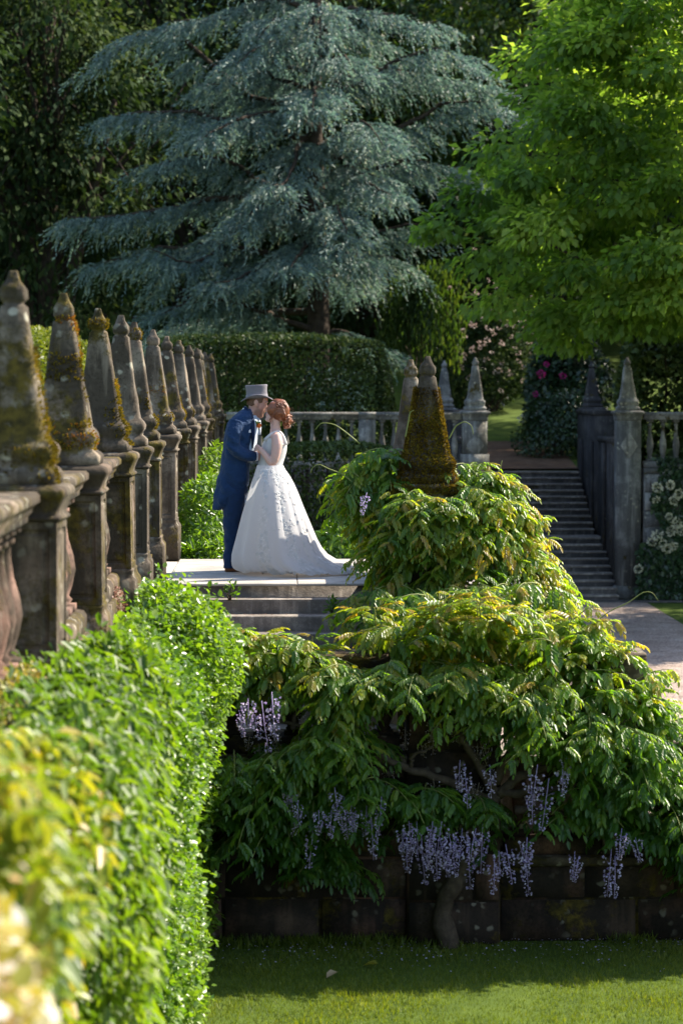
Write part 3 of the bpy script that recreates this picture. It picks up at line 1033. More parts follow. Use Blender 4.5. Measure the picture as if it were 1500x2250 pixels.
# ------------------------------------------------------------------ climbers on the terrace wall
def wall_climber(name, label, y0, y1, ztop, zlow, xout, n, tpl, size, mat, seed, tint0=.5, stems=14, round_=.5, cat='climber', singles=0, hang=.7):
    r = np.random.default_rng(seed)
    base = thing(name, (-1.2, (y0 + y1) / 2, max(0, 0)), label, cat, 'climbers along the terrace wall')
    yy = r.uniform(y0, y1, n)
    uu = (yy - y0) / (y1 - y0)
    endt = np.clip(np.minimum(uu, 1 - uu) / .14, 0, 1) ** .5          # rounded ends
    top = np.interp(uu, np.linspace(0, 1, len(ztop)), ztop)
    out = np.interp(uu, np.linspace(0, 1, len(xout)), xout)
    a = r.uniform(0, 1, n)
    over = r.uniform(0, 1, n) < .26
    z = zlow + (top - zlow) * a
    prof = np.where(z > top - round_, np.sqrt(np.clip(1 - ((z - (top - round_)) / round_) ** 2, 0, 1)), 1)
    zn = (z - zlow) / (top - zlow + 1e-6)
    x = -1.2 + (out + 1.2) * prof * (.52 + .48 * zn ** .7) * (.3 + .7 * endt)
    # leaves lying over the top
    xt = r.uniform(-1.55, 0, n)
    xt = -1.12 + (out + 1.12) * r.uniform(0, 1, n) ** .8
    zt = top - round_ * (1 - np.sqrt(np.clip(1 - ((xt + 1.2) / (out + 1.2 + 1e-6)).clip(0, 1) ** 2, 0, 1)))
    x = np.where(over, xt, x); z = np.where(over, zt, z)
    p = np.stack([x, yy, z], 1)
    L = lumps(p * [1, 1, .8], 2.6, seed, 4)
    nrm = norm(np.stack([np.where(over, .4, 1.0), np.zeros(n), np.where(over, 1, .25)], 1))
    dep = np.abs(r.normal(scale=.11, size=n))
    p = p + nrm * (L * .17 - .03 - dep)[:, None]
    spr = r.uniform(0, 1, n) < .035                      # sprigs standing proud of the mass
    p[spr] += (nrm * .5 + np.array([0, 0, .4]))[spr] * r.uniform(.05, .2, spr.sum())[:, None]
    d = nrm * .55 + np.array([0, 0, -hang]) + rand_dirs(n, r) * .75
    up = nrm + np.array([0, 0, .6]) + rand_dirs(n, r) * .55
    t = np.clip(tint0 + .06 + L * .16 + r.normal(scale=.22, size=n) - dep * .8, 0, 1)  # deeper leaves tinted darker, painting shade into the gaps
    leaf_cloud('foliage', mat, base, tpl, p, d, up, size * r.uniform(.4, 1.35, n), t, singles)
    # stems climbing from the lawn
    mb = MB()
    for k in range(stems):
        ys = r.uniform(y0 + .2, y1 - .2)
        o = float(np.interp((ys - y0) / (y1 - y0), np.linspace(0, 1, len(xout)), xout))
        tp = float(np.interp((ys - y0) / (y1 - y0), np.linspace(0, 1, len(ztop)), ztop))
        zz = np.linspace(0, tp - .25, 7)
        pts = np.stack([-1.1 + (o + .75) * np.linspace(0, 1, 7) ** .7 * .7 + r.normal(scale=.03, size=7), ys + np.cumsum(r.normal(scale=.07, size=7)), zz], 1)
        mb.tube(pts, np.linspace(.022, .008, 7), 5)
    mb.build('stem', M['bark_vine'], base, True)['kind'] = 'stuff'
    return base


wall_climber('wall_climber', 'bright green small leaved climber billowing below the steps', 14.5, 21.0, [3.02, 3.02, 3.04, 3.06, 3.06, 3.06, 3.0], .0, [-.57, -.56, -.54, -.52, -.51, -.51, -.6], 54000, LEAF_ROUND, .050, M['climb_far'], 21, .52, singles=120, hang=.2)
wall_climber('wall_climber', 'mid green hanging climber with pointed leaves below the second pier', 9.6, 14.2, [3.2, 3.32, 3.36, 3.32, 3.2], .1, [-.68, -.66, -.65, -.66, -.74], 23000, LEAF, .085, M['climb_mid'], 22, .42, singles=120, hang=1.0)
wall_climber('wall_climber', 'blurred yellow green climber hanging nearest the red balusters', 6.3, 8.6, [3.66, 3.66, 3.58, 3.4], 1.0, [-.56, -.56, -.57, -.62], 9500, LEAF, .085, M['climb_near'], 23, .5, singles=80, hang=1.0)
wall_climber('flowering_climber', 'very blurred shrub of faded orange and cream blooms below the yellow climber', 4.2, 6.1, [3.60, 3.62, 3.60], 1.6, [-.55, -.53, -.55], 5200, LEAF_ROUND, .062, M['bloom_near'], 24, .5, singles=60, hang=.4)

# little plants at the pier feet and beyond the landing
def shrub(name, label, c, rad, n, tpl, size, mat, seed, group=None, tint0=.5, shell=.35, lump=.25, lf=3.0, cat='shrub', ground=None, drp=.35, stems=5, singles=0):
    r = np.random.default_rng(seed)
    c, rad = np.array(c, float), np.array(rad, float)
    gz = ground if ground is not None else c[2] - rad[2]
    base = thing(name, (c[0], c[1], gz), label, cat, group)
    u = rand_dirs(n, r)
    u[:, 2] = np.where(u[:, 2] < -.75, -u[:, 2], u[:, 2])
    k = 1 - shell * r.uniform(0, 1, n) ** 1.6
    L = lumps(u * rad, lf / max(rad.max(), .01) * 1.5, seed)
    p = c + u * rad * (k * (1 + lump * L))[:, None]
    p[:, 2] = np.maximum(p[:, 2], gz + .02)
    d = u * .6 + rand_dirs(n, r) * .7 + np.array([0, 0, -drp])
    t = tint0 + L * .15 + r.normal(scale=.17, size=n) + (k - 1) * .4  # leaves inside the bush get a darker tint as painted shade
    leaf_cloud('foliage', mat, base, tpl, p, d, u + rand_dirs(n, r) * .6 + [0, 0, .5], size * r.uniform(.6, 1.3, n), t, singles)
    mb = MB()
    for _ in range(stems):
        e = c + rand_dirs(1, r)[0] * rad * .6
        e[2] = max(e[2], gz + .1)
        s = np.array([c[0] + r.normal() * rad[0] * .1, c[1] + r.normal() * rad[1] * .1, gz])
        q = np.linspace(0, 1, 6)[:, None]
        mb.tube(s + (e - s) * q + r.normal(scale=.02, size=(6, 3)) * rad.mean(), np.linspace(.03, .008, 6) * rad.mean() ** .5, 5)
    mb.build('stem', M['bark_vine'], base, True)['kind'] = 'stuff'
    return base


shrub('leafy_shrub', 'bright leafy shrub behind the groom at the foot of the far piers', (-.98, 29.4, 2.75), (.32, 1.6, .78), 6500, LEAF, .085, M['climb_far'], 31, 'leafy plants past the landing', .55, ground=0)
shrub('leafy_shrub', 'darker leafy shrub beyond the groom below the far piers', (-.95, 34.5, 2.3), (.45, 2.4, 1.35), 5000, LEAF, .10, M['climb_mid'], 32, 'leafy plants past the landing', .5, ground=0)
shrub('leafy_shrub', 'low yellow green plants at the back edge of the landing by the groom', (-.95, 27.35, 2.62), (.45, .35, .26), 1500, LEAF_LONG, .10, M['climb_far'], 33, 'leafy plants past the landing', .65, ground=0)
shrub('leafy_shrub', 'bright leafy shrub past the landing behind the bridal train', (1.0, 28.6, 2.55), (.85, 1.1, .72), 5200, LEAF, .12, M['climb_far'], 34, 'leafy plants past the landing', .5, ground=0)
shrub('trailing_plant', 'pinkish trailing plant at the foot of the third obelisk pier', (-1.34, 18.55, 2.86), (.10, .28, .24), 1500, LEAF_ROUND, .022, M['pinkplant'], 35, None, .5, cat='plant', ground=PLAT - .003, stems=3)
shrub('trailing_plant', 'brown and gold tufted plant under the red balusters', (-1.36, 11.6, 2.98), (.16, 1.1, .22), 2500, LEAF, .04, M['bloom_near'], 36, None, .35, cat='plant', ground=PLAT - .003, stems=3)

# ------------------------------------------------------------------ wisteria
WL = [pinnate(5, s) for s in range(3)]


def shoots(starts, dirs, r, per=7, L=(.35, .7), size=(.2, .3)):
    """arching shoots: returns leaf base points, directions, sizes, ages and stem paths"""
    P, D, SZ, AG, ST = [], [], [], [], []
    for s, d in zip(starts, dirs):
        l = r.uniform(*L)
        d = d / (np.linalg.norm(d) + 1e-9)
        drop = r.uniform(.35, .65)
        ts = np.linspace(.1, 1, per) + r.normal(scale=.03, size=per)
        path = lambda t: s + d * l * t + np.array([0, 0, -drop * l * t * t])
        side = np.cross(d, [0, 0, 1.0]); side /= np.linalg.norm(side) + 1e-9
        for i, t in enumerate(ts):
            sg = 1 if i % 2 else -1
            dd = side * sg * r.uniform(.5, 1.0) + d * r.uniform(.3, .8) + np.array([0, 0, r.uniform(-.55, .05)])
            P.append(path(t)); D.append(dd); SZ.append(r.uniform(*size) * (1.05 - .35 * t)); AG.append(t)
        ST.append(np.array([path(t) for t in np.linspace(0, 1, 6)]))
    return np.array(P), np.array(D), np.array(SZ), np.array(AG), ST


def raceme_mesh(seed, L=.26, faded=False):
    """a hanging flower cluster: keeled florets round a thread, bigger at the top"""
    r = np.random.default_rng(seed)
    n = 62
    t = np.sort(r.uniform(.12, 1, n))
    a = r.uniform(0, 6.28, n)
    rr = .036 * (1.15 - t) + .008
    p = np.stack([np.cos(a) * rr, np.sin(a) * rr, -t * L], 1)
    d = np.stack([np.cos(a), np.sin(a), -.5 + 0 * a], 1) + rand_dirs(n, r) * .4
    tv = np.array([(0, 0, 0), (.5, .55, .12), (1, .2, 0), (1, -.2, 0), (.5, -.55, .12), (.75, 0, -.45)])
    tf4 = np.array([(0, 1, 2, 5), (0, 5, 3, 4)])
    sz = .0205 * (1.1 - .5 * t) * r.uniform(.8, 1.2, n) * (.6 if faded else 1)
    tint = np.clip(r.normal(.5 if not faded else .97, .25 if not faded else .08, n), 0, 1 if faded else .85)
    v, f, tt = inst(tv, tf4, p, frames(d, rand_dirs(n, r)), sz, tint)
    mb = MB().add(v, f, tt)
    mb.tube([(0, 0, 0), (.004, 0, -.5 * L), (0, .003, -L)], .003, 4, 1.0 if faded else .3)
    return mb.mesh('flower_raceme')


RACEME = [raceme_mesh(s, .22 + .035 * s) for s in range(5)]
FADED = [raceme_mesh(s + 20, .16 + .04 * s, True) for s in range(3)]
for me in RACEME + FADED:
    me.materials.append(M['lilac'])


def raceme(parent, p, k, faded=False, s=1.0):
    me = (FADED if faded else RACEME)[k % (3 if faded else 5)]
    o = bpy.data.objects.new('flower_raceme', me)
    COL.objects.link(o)
    o.parent = parent
    o.location = Vector(np.asarray(p, float) - wloc(parent))
    o.rotation_euler = (rng.normal() * .12, rng.normal() * .12, rng.uniform(0, 6.28))
    o.scale = (s,) * 3
    return o


def tendril(parent, pts, r0=.006):
    pts = np.array(pts)
    tt = np.linspace(0, len(pts) - 1, 22)
    # smooth the polyline
    q = np.stack([np.interp(tt, np.arange(len(pts)), pts[:, k]) for k in range(3)], 1)
    for _ in range(3):
        q[1:-1] = (q[:-2] + 2 * q[1:-1] + q[2:]) / 4
    return MB().tube(q, np.linspace(r0, r0 * .45, len(q)), 5).build('tendril', M['stem'], parent, True)


r = np.random.default_rng(99)
# (1) the mound over the newel pier
mound = thing('wisteria', (1.62, 21.45, 0), 'leafy wisteria mound swallowing the newel pier below the mossy obelisk', 'wisteria')
prof = [(975, 830, 900), (990, 820, 1010), (1015, 820, 1050), (1060, 800, 1120), (1120, 790, 1165), (1180, 815, 1185), (1240, 835, 1212), (1300, 845, 1232), (1360, 830, 1228), (1420, 860, 1215)]
MY = 21.9
lv = []
for py, xl, xr in prof:
    a, b = at(xl, py, MY), at(xr, py, MY)
    lv.append((a[2], a[0], b[0]))
lv = np.array(lv)[::-1]
starts, dirs = [], []
for k in range(560):
    z = r.uniform(lv[0, 0], lv[-1, 0] - .04)
    xl, xr = np.interp(z, lv[:, 0], lv[:, 1]), np.interp(z, lv[:, 0], lv[:, 2])
    a = r.uniform(-np.pi * 1.12, np.pi * .12)
    cx, rx = (xl + xr) / 2, (xr - xl) / 2
    ry = min(.62, rx * .75)
    k_ = r.uniform(.4, .74)
    p = np.array([cx + math.cos(a) * rx * k_, MY + math.sin(a) * ry * k_, z])
    if abs(p[0] - 1.29) < .40 and p[1] < 22.2 and z > 3.70 + .5 * max(0, abs(p[0] - 1.29) - .2):
        continue
    starts.append(p)
    o = np.array([math.cos(a) * rx, math.sin(a) * ry, 0]); o /= np.linalg.norm(o)
    dirs.append(o * 1.0 + np.array([0, 0, r.uniform(-.05, .4)]) + rand_dirs(1, r)[0] * .45)
for k in range(75):
    px = r.uniform(800, 895)
    starts.append(at(px, r.uniform(985 + .2 * (890 - px), 1110), 22.15 + r.uniform(-.25, .25)))
    dirs.append(np.array([-.5 + r.normal() * .7, -.35 + r.normal() * .3, r.uniform(-.1, .5)]))
for k in range(45):
    px = r.uniform(1000, 1075)
    starts.append(at(px, r.uniform(1000 + .55 * (px - 990), 1110), 22.1 + r.uniform(-.25, .2)))
    dirs.append(np.array([.5 + r.normal() * .7, -.35 + r.normal() * .3, r.uniform(-.1, .4)]))
for k in range(60):
    px, py = r.uniform(850, 1040), r.uniform(1085, 1190)
    starts.append(at(px, py, 21.62 + r.uniform(-.1, .05)))
    dirs.append(np.array([r.normal() * .7, -.7, r.uniform(-.1, .25)]))
for k in range(110):
    px, py = r.uniform(800, 1245), r.uniform(1280, 1400)
    starts.append(at(px, py, 21.1 + r.uniform(-.3, .3)))
    dirs.append(np.array([r.normal() * .8, -.6, r.uniform(-.15, .3)]))
P, D, SZ, AG, ST = shoots(starts, dirs, r, 8, (.20, .44), (.14, .25))
rel = P[:, 0] - 1.5
tint = .46 + .28 * AG + r.normal(scale=.14, size=len(P)) + .06 * rel  # age lightens shoot tips; right side painted lighter, as sunlit
for q in range(3):
    s = np.arange(len(P)) % 3 == q
    leaf_cloud('foliage', M['wist'], mound, WL[q], P[s], D[s], np.tile([0, 0, 1.0], (s.sum(), 1)) + rand_dirs(s.sum(), r) * .25, SZ[s], tint[s], 85, 'leaf', pick=1 + (P[s][:, 1] < MY - .2) * 3.0)
mb = MB()
for s_ in ST: mb.tube(s_, np.linspace(.006, .0025, 6), 4)
mb.build('shoots', M['stem'], mound)['kind'] = 'stuff'
mb = MB()
for k in range(7):
    a = r.uniform(0, 6.28)
    q = np.linspace(0, 1, 12)
    pts = np.stack([1.45 + (.12 + .45 * q) * np.cos(a + q * 3.0) * (1.1 - .6 * q), 21.75 + .3 * np.sin(a + q * 3.0), .0 + q * r.uniform(2.2, 3.2)], 1)
    mb.tube(pts, np.linspace(.05, .012, 12), 6)
mb.build('trunk', M['bark_vine'], mound, True)
for (px, py) in [(806, 1100), (1130, 1290), (1195, 1320)]:
    raceme(mound, at(px, py - 18, 21.25), px, px > 900, .8)
for pts in [[(790, 975), (760, 950), (735, 932), (705, 928), (692, 945)], [(785, 1068), (750, 1040), (720, 1030), (700, 1018), (685, 1028), (682, 1040)], [(790, 1050), (775, 1036), (755, 1040), (745, 1055)],
            [(765, 1115), (735, 1098), (712, 1086), (700, 1090), (704, 1106)], [(760, 1108), (742, 1104), (730, 1112), (728, 1126)],
            [(890, 960), (896, 930), (900, 905), (908, 902)], [(985, 965), (1000, 935), (1020, 925), (1036, 935), (1039, 955)], [(1085, 1050), (1098, 1030), (1102, 1012)]]:
    tendril(mound, [at(a, b, 21.8) for a, b in pts], .007)

# (2) the old wisteria along the garden wall
vine = thing('wisteria', (1.25, 19.72, 0), 'old wisteria with lilac flower clusters sprawling along the garden wall', 'wisteria')
top = [(500, 1375), (560, 1365), (620, 1420), (690, 1420), (760, 1355), (850, 1345), (950, 1335), (1050, 1325), (1150, 1345), (1250, 1375), (1300, 1400), (1330, 1470), (1390, 1490), (1430, 1560), (1460, 1620), (1500, 1680), (1560, 1720), (1640, 1740)]
low = [(500, 1840), (600, 1870), (640, 1790), (800, 1780), (900, 1790), (1000, 1800), (1080, 1800), (1180, 1800), (1280, 1830), (1380, 1800), (1450, 1880), (1500, 1890), (1640, 1900)]
tx, ty = np.array(top, float).T
lx, ly = np.array(low, float).T
clus = []
starts, dirs = [], []
# leaf masses gather in tiers, with darker hollows between where branches show
hollow = [(560, 1560, 95, 100), (640, 1550, 80, 85), (930, 1570, 150, 75), (1060, 1660, 140, 85), (850, 1660, 110, 50), (1170, 1720, 100, 65), (1320, 1830, 80, 55), (770, 1420, 95, 45), (1400, 1760, 60, 60), (1230, 1560, 60, 40)]
while len(starts) < 1080:
    px = r.uniform(490, 1640)
    y0, y1 = np.interp(px, tx, ty) + 25, np.interp(px, lx, ly) - 25
    py = r.uniform(y0, y1)
    if any(((px - a) / c) ** 2 + ((py - b) / d) ** 2 < 1 for a, b, c, d in hollow):
        continue
    fr_ = (py - y0) / (y1 - y0)
    Y = 20.2 - .15 + r.uniform(-.55, .25) + .5 * (fr_ < .25) * r.uniform(0, 1) - .12 * math.sin(fr_ * 3.14)
    if px < 560 and py < 1500: Y -= .1
    p = at(px, py, Y)
    starts.append(p)
    dirs.append(np.array([r.normal() * .8 + (px - 950) / 900, -.75 if fr_ > .2 else -.2, .25 + .45 * (fr_ < .2) + r.normal() * .2]))
for k in range(26):
    px, py = r.uniform(560, 760), r.uniform(1790, 1900)
    starts.append(at(px, py, 19.85)); dirs.append(np.array([r.normal(), -.3, .1]))
for k in range(55):
    px = r.uniform(510, 690)
    starts.append(at(px, r.uniform(1395 + .25 * (px - 510), 1500), 19.9 + r.uniform(-.2, .2))); dirs.append(np.array([r.normal() * .8, -.4, r.uniform(0, .6)]))
P, D, SZ, AG, ST = shoots(starts, dirs, r, 8, (.22, .55), (.15, .265))
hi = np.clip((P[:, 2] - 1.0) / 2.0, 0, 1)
tint = .27 + .36 * hi + .30 * AG * hi + r.normal(scale=.13, size=len(P))  # sunlit top painted in: leaves grow lighter and yellower with height
for q in range(3):
    s = np.arange(len(P)) % 3 == q
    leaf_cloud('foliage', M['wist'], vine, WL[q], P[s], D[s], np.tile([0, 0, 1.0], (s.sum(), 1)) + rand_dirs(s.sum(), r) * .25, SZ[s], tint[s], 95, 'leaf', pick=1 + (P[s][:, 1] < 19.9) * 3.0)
mb = MB()
for s_ in ST: mb.tube(s_, np.linspace(.006, .0025, 6), 4)
mb.build('shoots', M['stem'], vine)['kind'] = 'stuff'


def branch(pts, r0, r1, name='branch', n=9):
    pts = np.array([at(a, b, c) for a, b, c in pts])
    tt = np.linspace(0, len(pts) - 1, n * 2)
    q = np.stack([np.interp(tt, np.arange(len(pts)), pts[:, k]) for k in range(3)], 1)
    for _ in range(2):
        q[1:-1] = (q[:-2] + 2 * q[1:-1] + q[2:]) / 4
    q[1:-1] += r.normal(scale=.008, size=(len(q) - 2, 3))
    return MB().tube(q, np.linspace(r0, r1, len(q)) * r.uniform(.88, 1.12, len(q)), 8).build(name, M['bark_vine'], vine, True)


branch([(985, 2085, 19.78), (975, 2040, 19.80), (965, 1990, 19.78), (995, 1950, 19.72), (1005, 1915, 19.74), (1035, 1880, 19.7), (1060, 1800, 19.72), (1090, 1745, 19.75)], .095, .05, 'trunk')
branch([(1090, 1745, 19.75), (1060, 1700, 19.7), (1030, 1650, 19.65), (1015, 1620, 19.6), (990, 1605, 19.6)], .045, .018)
branch([(1095, 1745, 19.75), (1130, 1710, 19.7), (1190, 1690, 19.65), (1260, 1660, 19.6), (1340, 1600, 19.6), (1400, 1570, 19.6)], .05, .012)
branch([(1095, 1745, 19.72), (1160, 1740, 19.65), (1220, 1735, 19.65), (1290, 1715, 19.65)], .04, .015)
branch([(1070, 1760, 19.72), (1000, 1720, 19.68), (930, 1700, 19.66), (880, 1690, 19.6), (820, 1640, 19.6), (700, 1600, 19.65), (600, 1590, 19.7), (520, 1530, 19.7)], .045, .014)
branch([(1090, 1720, 19.72), (1110, 1660, 19.6), (1160, 1630, 19.6), (1220, 1610, 19.65), (1270, 1560, 19.6)], .04, .012)
branch([(1130, 1780, 19.7), (1250, 1790, 19.68), (1350, 1800, 19.66), (1480, 1790, 19.7), (1600, 1760, 19.7)], .035, .012)
branch([(900, 1700, 19.65), (905, 1660, 19.55), (950, 1640, 19.5)], .02, .008)
branch([(640, 1600, 19.68), (655, 1540, 19.65), (640, 1480, 19.7)], .025, .008)
RAC = [(545, 1545), (560, 1580), (525, 1570), (597, 1530), (575, 1550), (640, 1745), (655, 1770), (632, 1720), (665, 1790), (690, 1805), (700, 1790), (735, 1740), (745, 1780), (755, 1760), (770, 1770), (775, 1795), (728, 1790), (805, 1780), (815, 1805), (838, 1760),
       (885, 1830), (893, 1850), (905, 1840), (915, 1815), (925, 1845), (935, 1860), (945, 1835), (955, 1870), (965, 1850), (975, 1865), (985, 1840), (995, 1870), (1003, 1850), (1015, 1830), (1030, 1855), (1045, 1830), (898, 1815), (950, 1815), (970, 1815), (1060, 1820),
       (1095, 1880), (1085, 1900), (1110, 1865), (1140, 1860), (1150, 1875), (1157, 1850), (1270, 1895), (1262, 1880), (1350, 1890), (1342, 1875), (1395, 1850), (1375, 1840), (1365, 1830), (1180, 1690), (1165, 1710), (1240, 1670), (1075, 1690), (1010, 1680), (1020, 1700), (1205, 1720), (1235, 1700)]
for i, (px, py) in enumerate(RAC):
    raceme(vine, at(px, py - 10, 19.2 + r.uniform(-.1, .1)), i, False, r.uniform(.75, 1.2))
for i in range(60):
    px = r.uniform(520, 1440)
    py = r.uniform(np.interp(px, tx, ty) + 130, np.interp(px, lx, ly) - 60)
    raceme(vine, at(px, py, 19.7 + r.uniform(-.15, .1)), i, True, r.uniform(.8, 1.2))
for pts in [[(1290, 1390), (1330, 1345), (1380, 1325), (1410, 1300), (1432, 1300), (1445, 1320)], [(1260, 1360), (1290, 1335), (1320, 1335), (1328, 1350)]]:
    tendril(vine, [at(a, b, 20.6) for a, b in pts], .006)

# ------------------------------------------------------------------ trees
def limb(p0, p1, r0, r1, mb, sag=.0, n=8, wob=.05, seed=None):
    p0, p1 = np.array(p0, float), np.array(p1, float)
    q = np.linspace(0, 1, n)[:, None]
    L = np.linalg.norm(p1 - p0)
    pts = p0 + (p1 - p0) * q
    pts[:, 2] += sag * L * np.sin(q[:, 0] * np.pi)
    pts[1:-1] += rng.normal(scale=wob * L / n, size=(n - 2, 3))
    mb.tube(pts, np.linspace(r0, r1, n), 7)
    return pts


def broadleaf(name, label, base, crown_c, crown_r, clumps, per, tpl, size, mat, seed, group=None, tint0=.5, trunk_r=.3, cr=(.8, 1.5), flat=.55, droop=.4, shell=.5, cat='tree', only_front=False, zmin=None):
    r = np.random.default_rng(seed)
    base, cc, rr = np.array(base, float), np.array(crown_c, float), np.array(crown_r, float)
    t = thing(name, base, label, cat, group)
    u = rand_dirs(clumps, r)
    if only_front:
        u[:, 1] = np.where(u[:, 1] > .35, -u[:, 1], u[:, 1])
    k = 1 - shell * r.uniform(0, 1, clumps) ** 1.5
    L = lumps(u * rr, 1.2, seed)
    C = cc + u * rr * (k * (1 + .16 * L))[:, None]
    if zmin is not None:
        zm = zmin(C[:, 0])
        bad = C[:, 2] < zm
        C[bad, 2] = zm[bad] + np.abs(r.normal(scale=1.2, size=bad.sum())); C[bad, :2] = cc[:2] + (C[bad, :2] - cc[:2]) * .8
    R_ = r.uniform(*cr, clumps)
    n = clumps * per
    ci = np.repeat(np.arange(clumps), per)
    g = rand_dirs(n, r) * (r.uniform(0, 1, n) ** .45)[:, None]
    p = C[ci] + g * (R_[ci])[:, None] * np.array([1, 1, flat])
    # clumps sag at their rims like hanging fans
    p[:, 2] -= .35 * R_[ci] * (g[:, 0] ** 2 + g[:, 1] ** 2)
    d = g * .8 + (u[ci]) * .4 + rand_dirs(n, r) * .5 + np.array([0, 0, -droop])
    tn = tint0 + r.normal(scale=.19, size=clumps)[ci] + r.normal(scale=.14, size=n) + g[:, 2] * .15  # upper leaves of each clump tinted lighter, painted top light
    leaf_cloud('crown', mat, t, tpl, p, d, np.tile([0, 0, 1.0], (n, 1)) + rand_dirs(n, r) * .7, size * r.uniform(.65, 1.3, n), tn)
    mb = MB()
    topp = cc + np.array([0, 0, rr[2] * .55])
    tp = limb(base - [0, 0, .15], topp, trunk_r, trunk_r * .25, mb, 0, 12, .08)
    for i in r.choice(clumps, min(clumps, 46), replace=False):
        h = r.uniform(.25, .8)
        s = tp[int(h * 11)]
        limb(s, C[i], trunk_r * .3 * (1.1 - h), .02, mb, .05, 7, .12)
    mb.build('trunk', M['bark'], t, True)
    return t


# fresh green tree right of the flight
broadleaf('green_tree', 'fresh bright green tree overhanging the long flight on the right', (11.0, 48.2, 0), (10.6, 47.6, 8.0), (7.4, 4.4, 6.0), 520, 225, DIAMOND_WIDE, .185, M['lime'], 41, None, .52, .35, (.45, .95), .5, .5, .4, zmin=lambda x: np.where(x > 5.9, 6.05, 5.3) + np.clip(5.2 - x, 0, None) * 1.0)

# blue cedar
def cedar(base, seed):
    r = np.random.default_rng(seed)
    base = np.array(base, float)
    t = thing('blue_cedar', base, 'huge blue cedar with drooping silvery branches behind the clipped hedge', 'tree')
    H = 21.0
    mb = MB()
    zz = np.linspace(-.3, H, 16)
    tp = np.stack([base[0] + .06 * np.sin(zz * .5), base[1] + .05 * np.cos(zz * .4), base[2] + zz], 1)
    mb.tube(tp, np.interp(zz, [0, 1, 8, H], [.42, .34, .22, .04]), 12)
    tw_s, tw_d, tw_l, tw_t = [], [], [], []
    hs = np.linspace(2.0, H - 1, 40) + r.normal(scale=.5, size=40)
    ga = 0.
    LM = [(h, None, None) for h in hs]
    # the limbs one can follow in the picture: tip pixel, height of origin, distance
    for (px, py, h0, Y) in [(150, 487, 6.2, 63.0), (205, 610, 4.4, 63.5), (218, 172, 9.6, 64.5), (235, 268, 8.2, 63.5), (368, 60, 11.3, 64), (1138, 280, 7.6, 64.5), (1045, 170, 9.4, 63.5), (960, 60, 11, 64), (955, 505, 5.0, 65.5), (345, 715, 2.9, 62.5), (530, 520, 6.0, 61.5), (430, 330, 8.4, 61.5), (840, 330, 8.0, 61), (330, 560, 5.2, 62), (520, 160, 10, 62), (780, 170, 10, 62), (690, 260, 9, 60.8), (600, 430, 7, 60.6), (760, 560, 5.4, 61), (640, 610, 4.6, 60.8), (705, 110, 11.5, 61.5), (860, 440, 6.6, 61.8), (470, 640, 4.0, 61.5)]:
        LM.append((h0, at(px, py, Y), Y))
    for h, tip, _ in LM:
        s = base + np.array([0, 0, h])
        if tip is None:
            ga += 2.4 + r.normal() * .3
            Lm = np.interp(h, [1.5, 4.5, 7, 10.5, 15, 21], [4.4, 5.4, 4.9, 3.8, 2.4, .5]) * r.uniform(.5, 1.2)
            if h < 4.5 and -1.3 < math.atan2(math.sin(ga), math.cos(ga)) < .9:
                Lm *= .45
            e = s + np.array([math.cos(ga) * Lm, math.sin(ga) * Lm, r.uniform(-.28, .05) * Lm + .008 * h * Lm])
        else:
            e = np.array(tip)
        Lm = np.linalg.norm(e - s)
        n = 14
        q = np.linspace(0, 1, n)
        pts = s + (e - s) * q[:, None]
        pts[:, 2] += r.uniform(.05, .17) * Lm * np.sin(q * np.pi * .9) + r.normal() * .05 * Lm * np.sin(q * np.pi * 2)
        pts[1:-1] += r.normal(scale=.04, size=(n - 2, 3))
        mb.tube(pts, np.linspace(.03 + .014 * Lm, .012, n), 6)
        ax = norm(e - s); ax[2] = 0; ax = norm(ax)
        sd_ = np.array([-ax[1], ax[0], 0])
        ns = int(Lm * 5.2) + 3
        for k in range(ns):
            u = .16 + .84 * (k + r.uniform(0, 1)) / ns
            b = np.array([np.interp(u, q, pts[:, c]) for c in range(3)])
            sg = 1 if k % 2 else -1
            l2 = (.35 + .9 * (1 - abs(u - .5) * 1.3)) * r.uniform(.6, 1.1) * (.5 + .09 * Lm)
            dd = norm(sd_ * sg * r.uniform(.6, 1) + ax * r.uniform(.5, 1.1) + np.array([0, 0, r.uniform(-.15, .1)]))
            m = int(l2 * 9) + 4
            for j in range(m):
                v = (j + r.uniform(0, 1)) / m
                pp = b + dd * l2 * v + np.array([0, 0, -.28 * l2 * v * v])
                tw_s.append(pp)
                tw_d.append(dd * r.uniform(.3, 1.1) + sd_ * r.normal() * .45 + ax * (.25 + r.normal() * .3) + np.array([0, 0, -r.uniform(.0, 1.0)]))
                tw_l.append(r.uniform(.3, .9) if r.uniform() < .5 else r.uniform(.2, .45))
                tw_t.append(.5 + r.normal() * .16 - .1 * (1 - u))
    mb.build('trunk', M['bark'], t, True)
    S_, D_, L_, T_ = np.array(tw_s), norm(np.array(tw_d)), np.array(tw_l), np.array(tw_t)
    # each twig: tufts of needles spaced along a bent thread
    per = 13
    n = len(S_)
    q = np.linspace(.05, 1, per)
    i = np.repeat(np.arange(n), per)
    u = np.tile(q, n)
    p = S_[i] + D_[i] * (L_[i] * u)[:, None] + np.stack([0 * u, 0 * u, -.42 * L_[i] * u * u], 1)
    d = D_[i] * 1.1 + rand_dirs(n * per, r) * .75 + np.array([0, 0, -.25])
    tv = np.array([(0, 0, 0), (.35, .16, .03), (1, 0, 0), (.35, -.16, .03)])
    v, f, tt = inst(tv, np.array([(0, 3, 2, 1)]), p, frames(d, rand_dirs(n * per, r)), (.10 + .05 * r.uniform(0, 1, n * per)), np.clip(T_[i] + r.normal(scale=.1, size=n * per) + .3 * u - .1, 0, 1))  # needles toward twig tips painted lighter, as if lit
    o = link('crown', np_mesh('crown', v - base, [f], tt), M['cedar'], t)
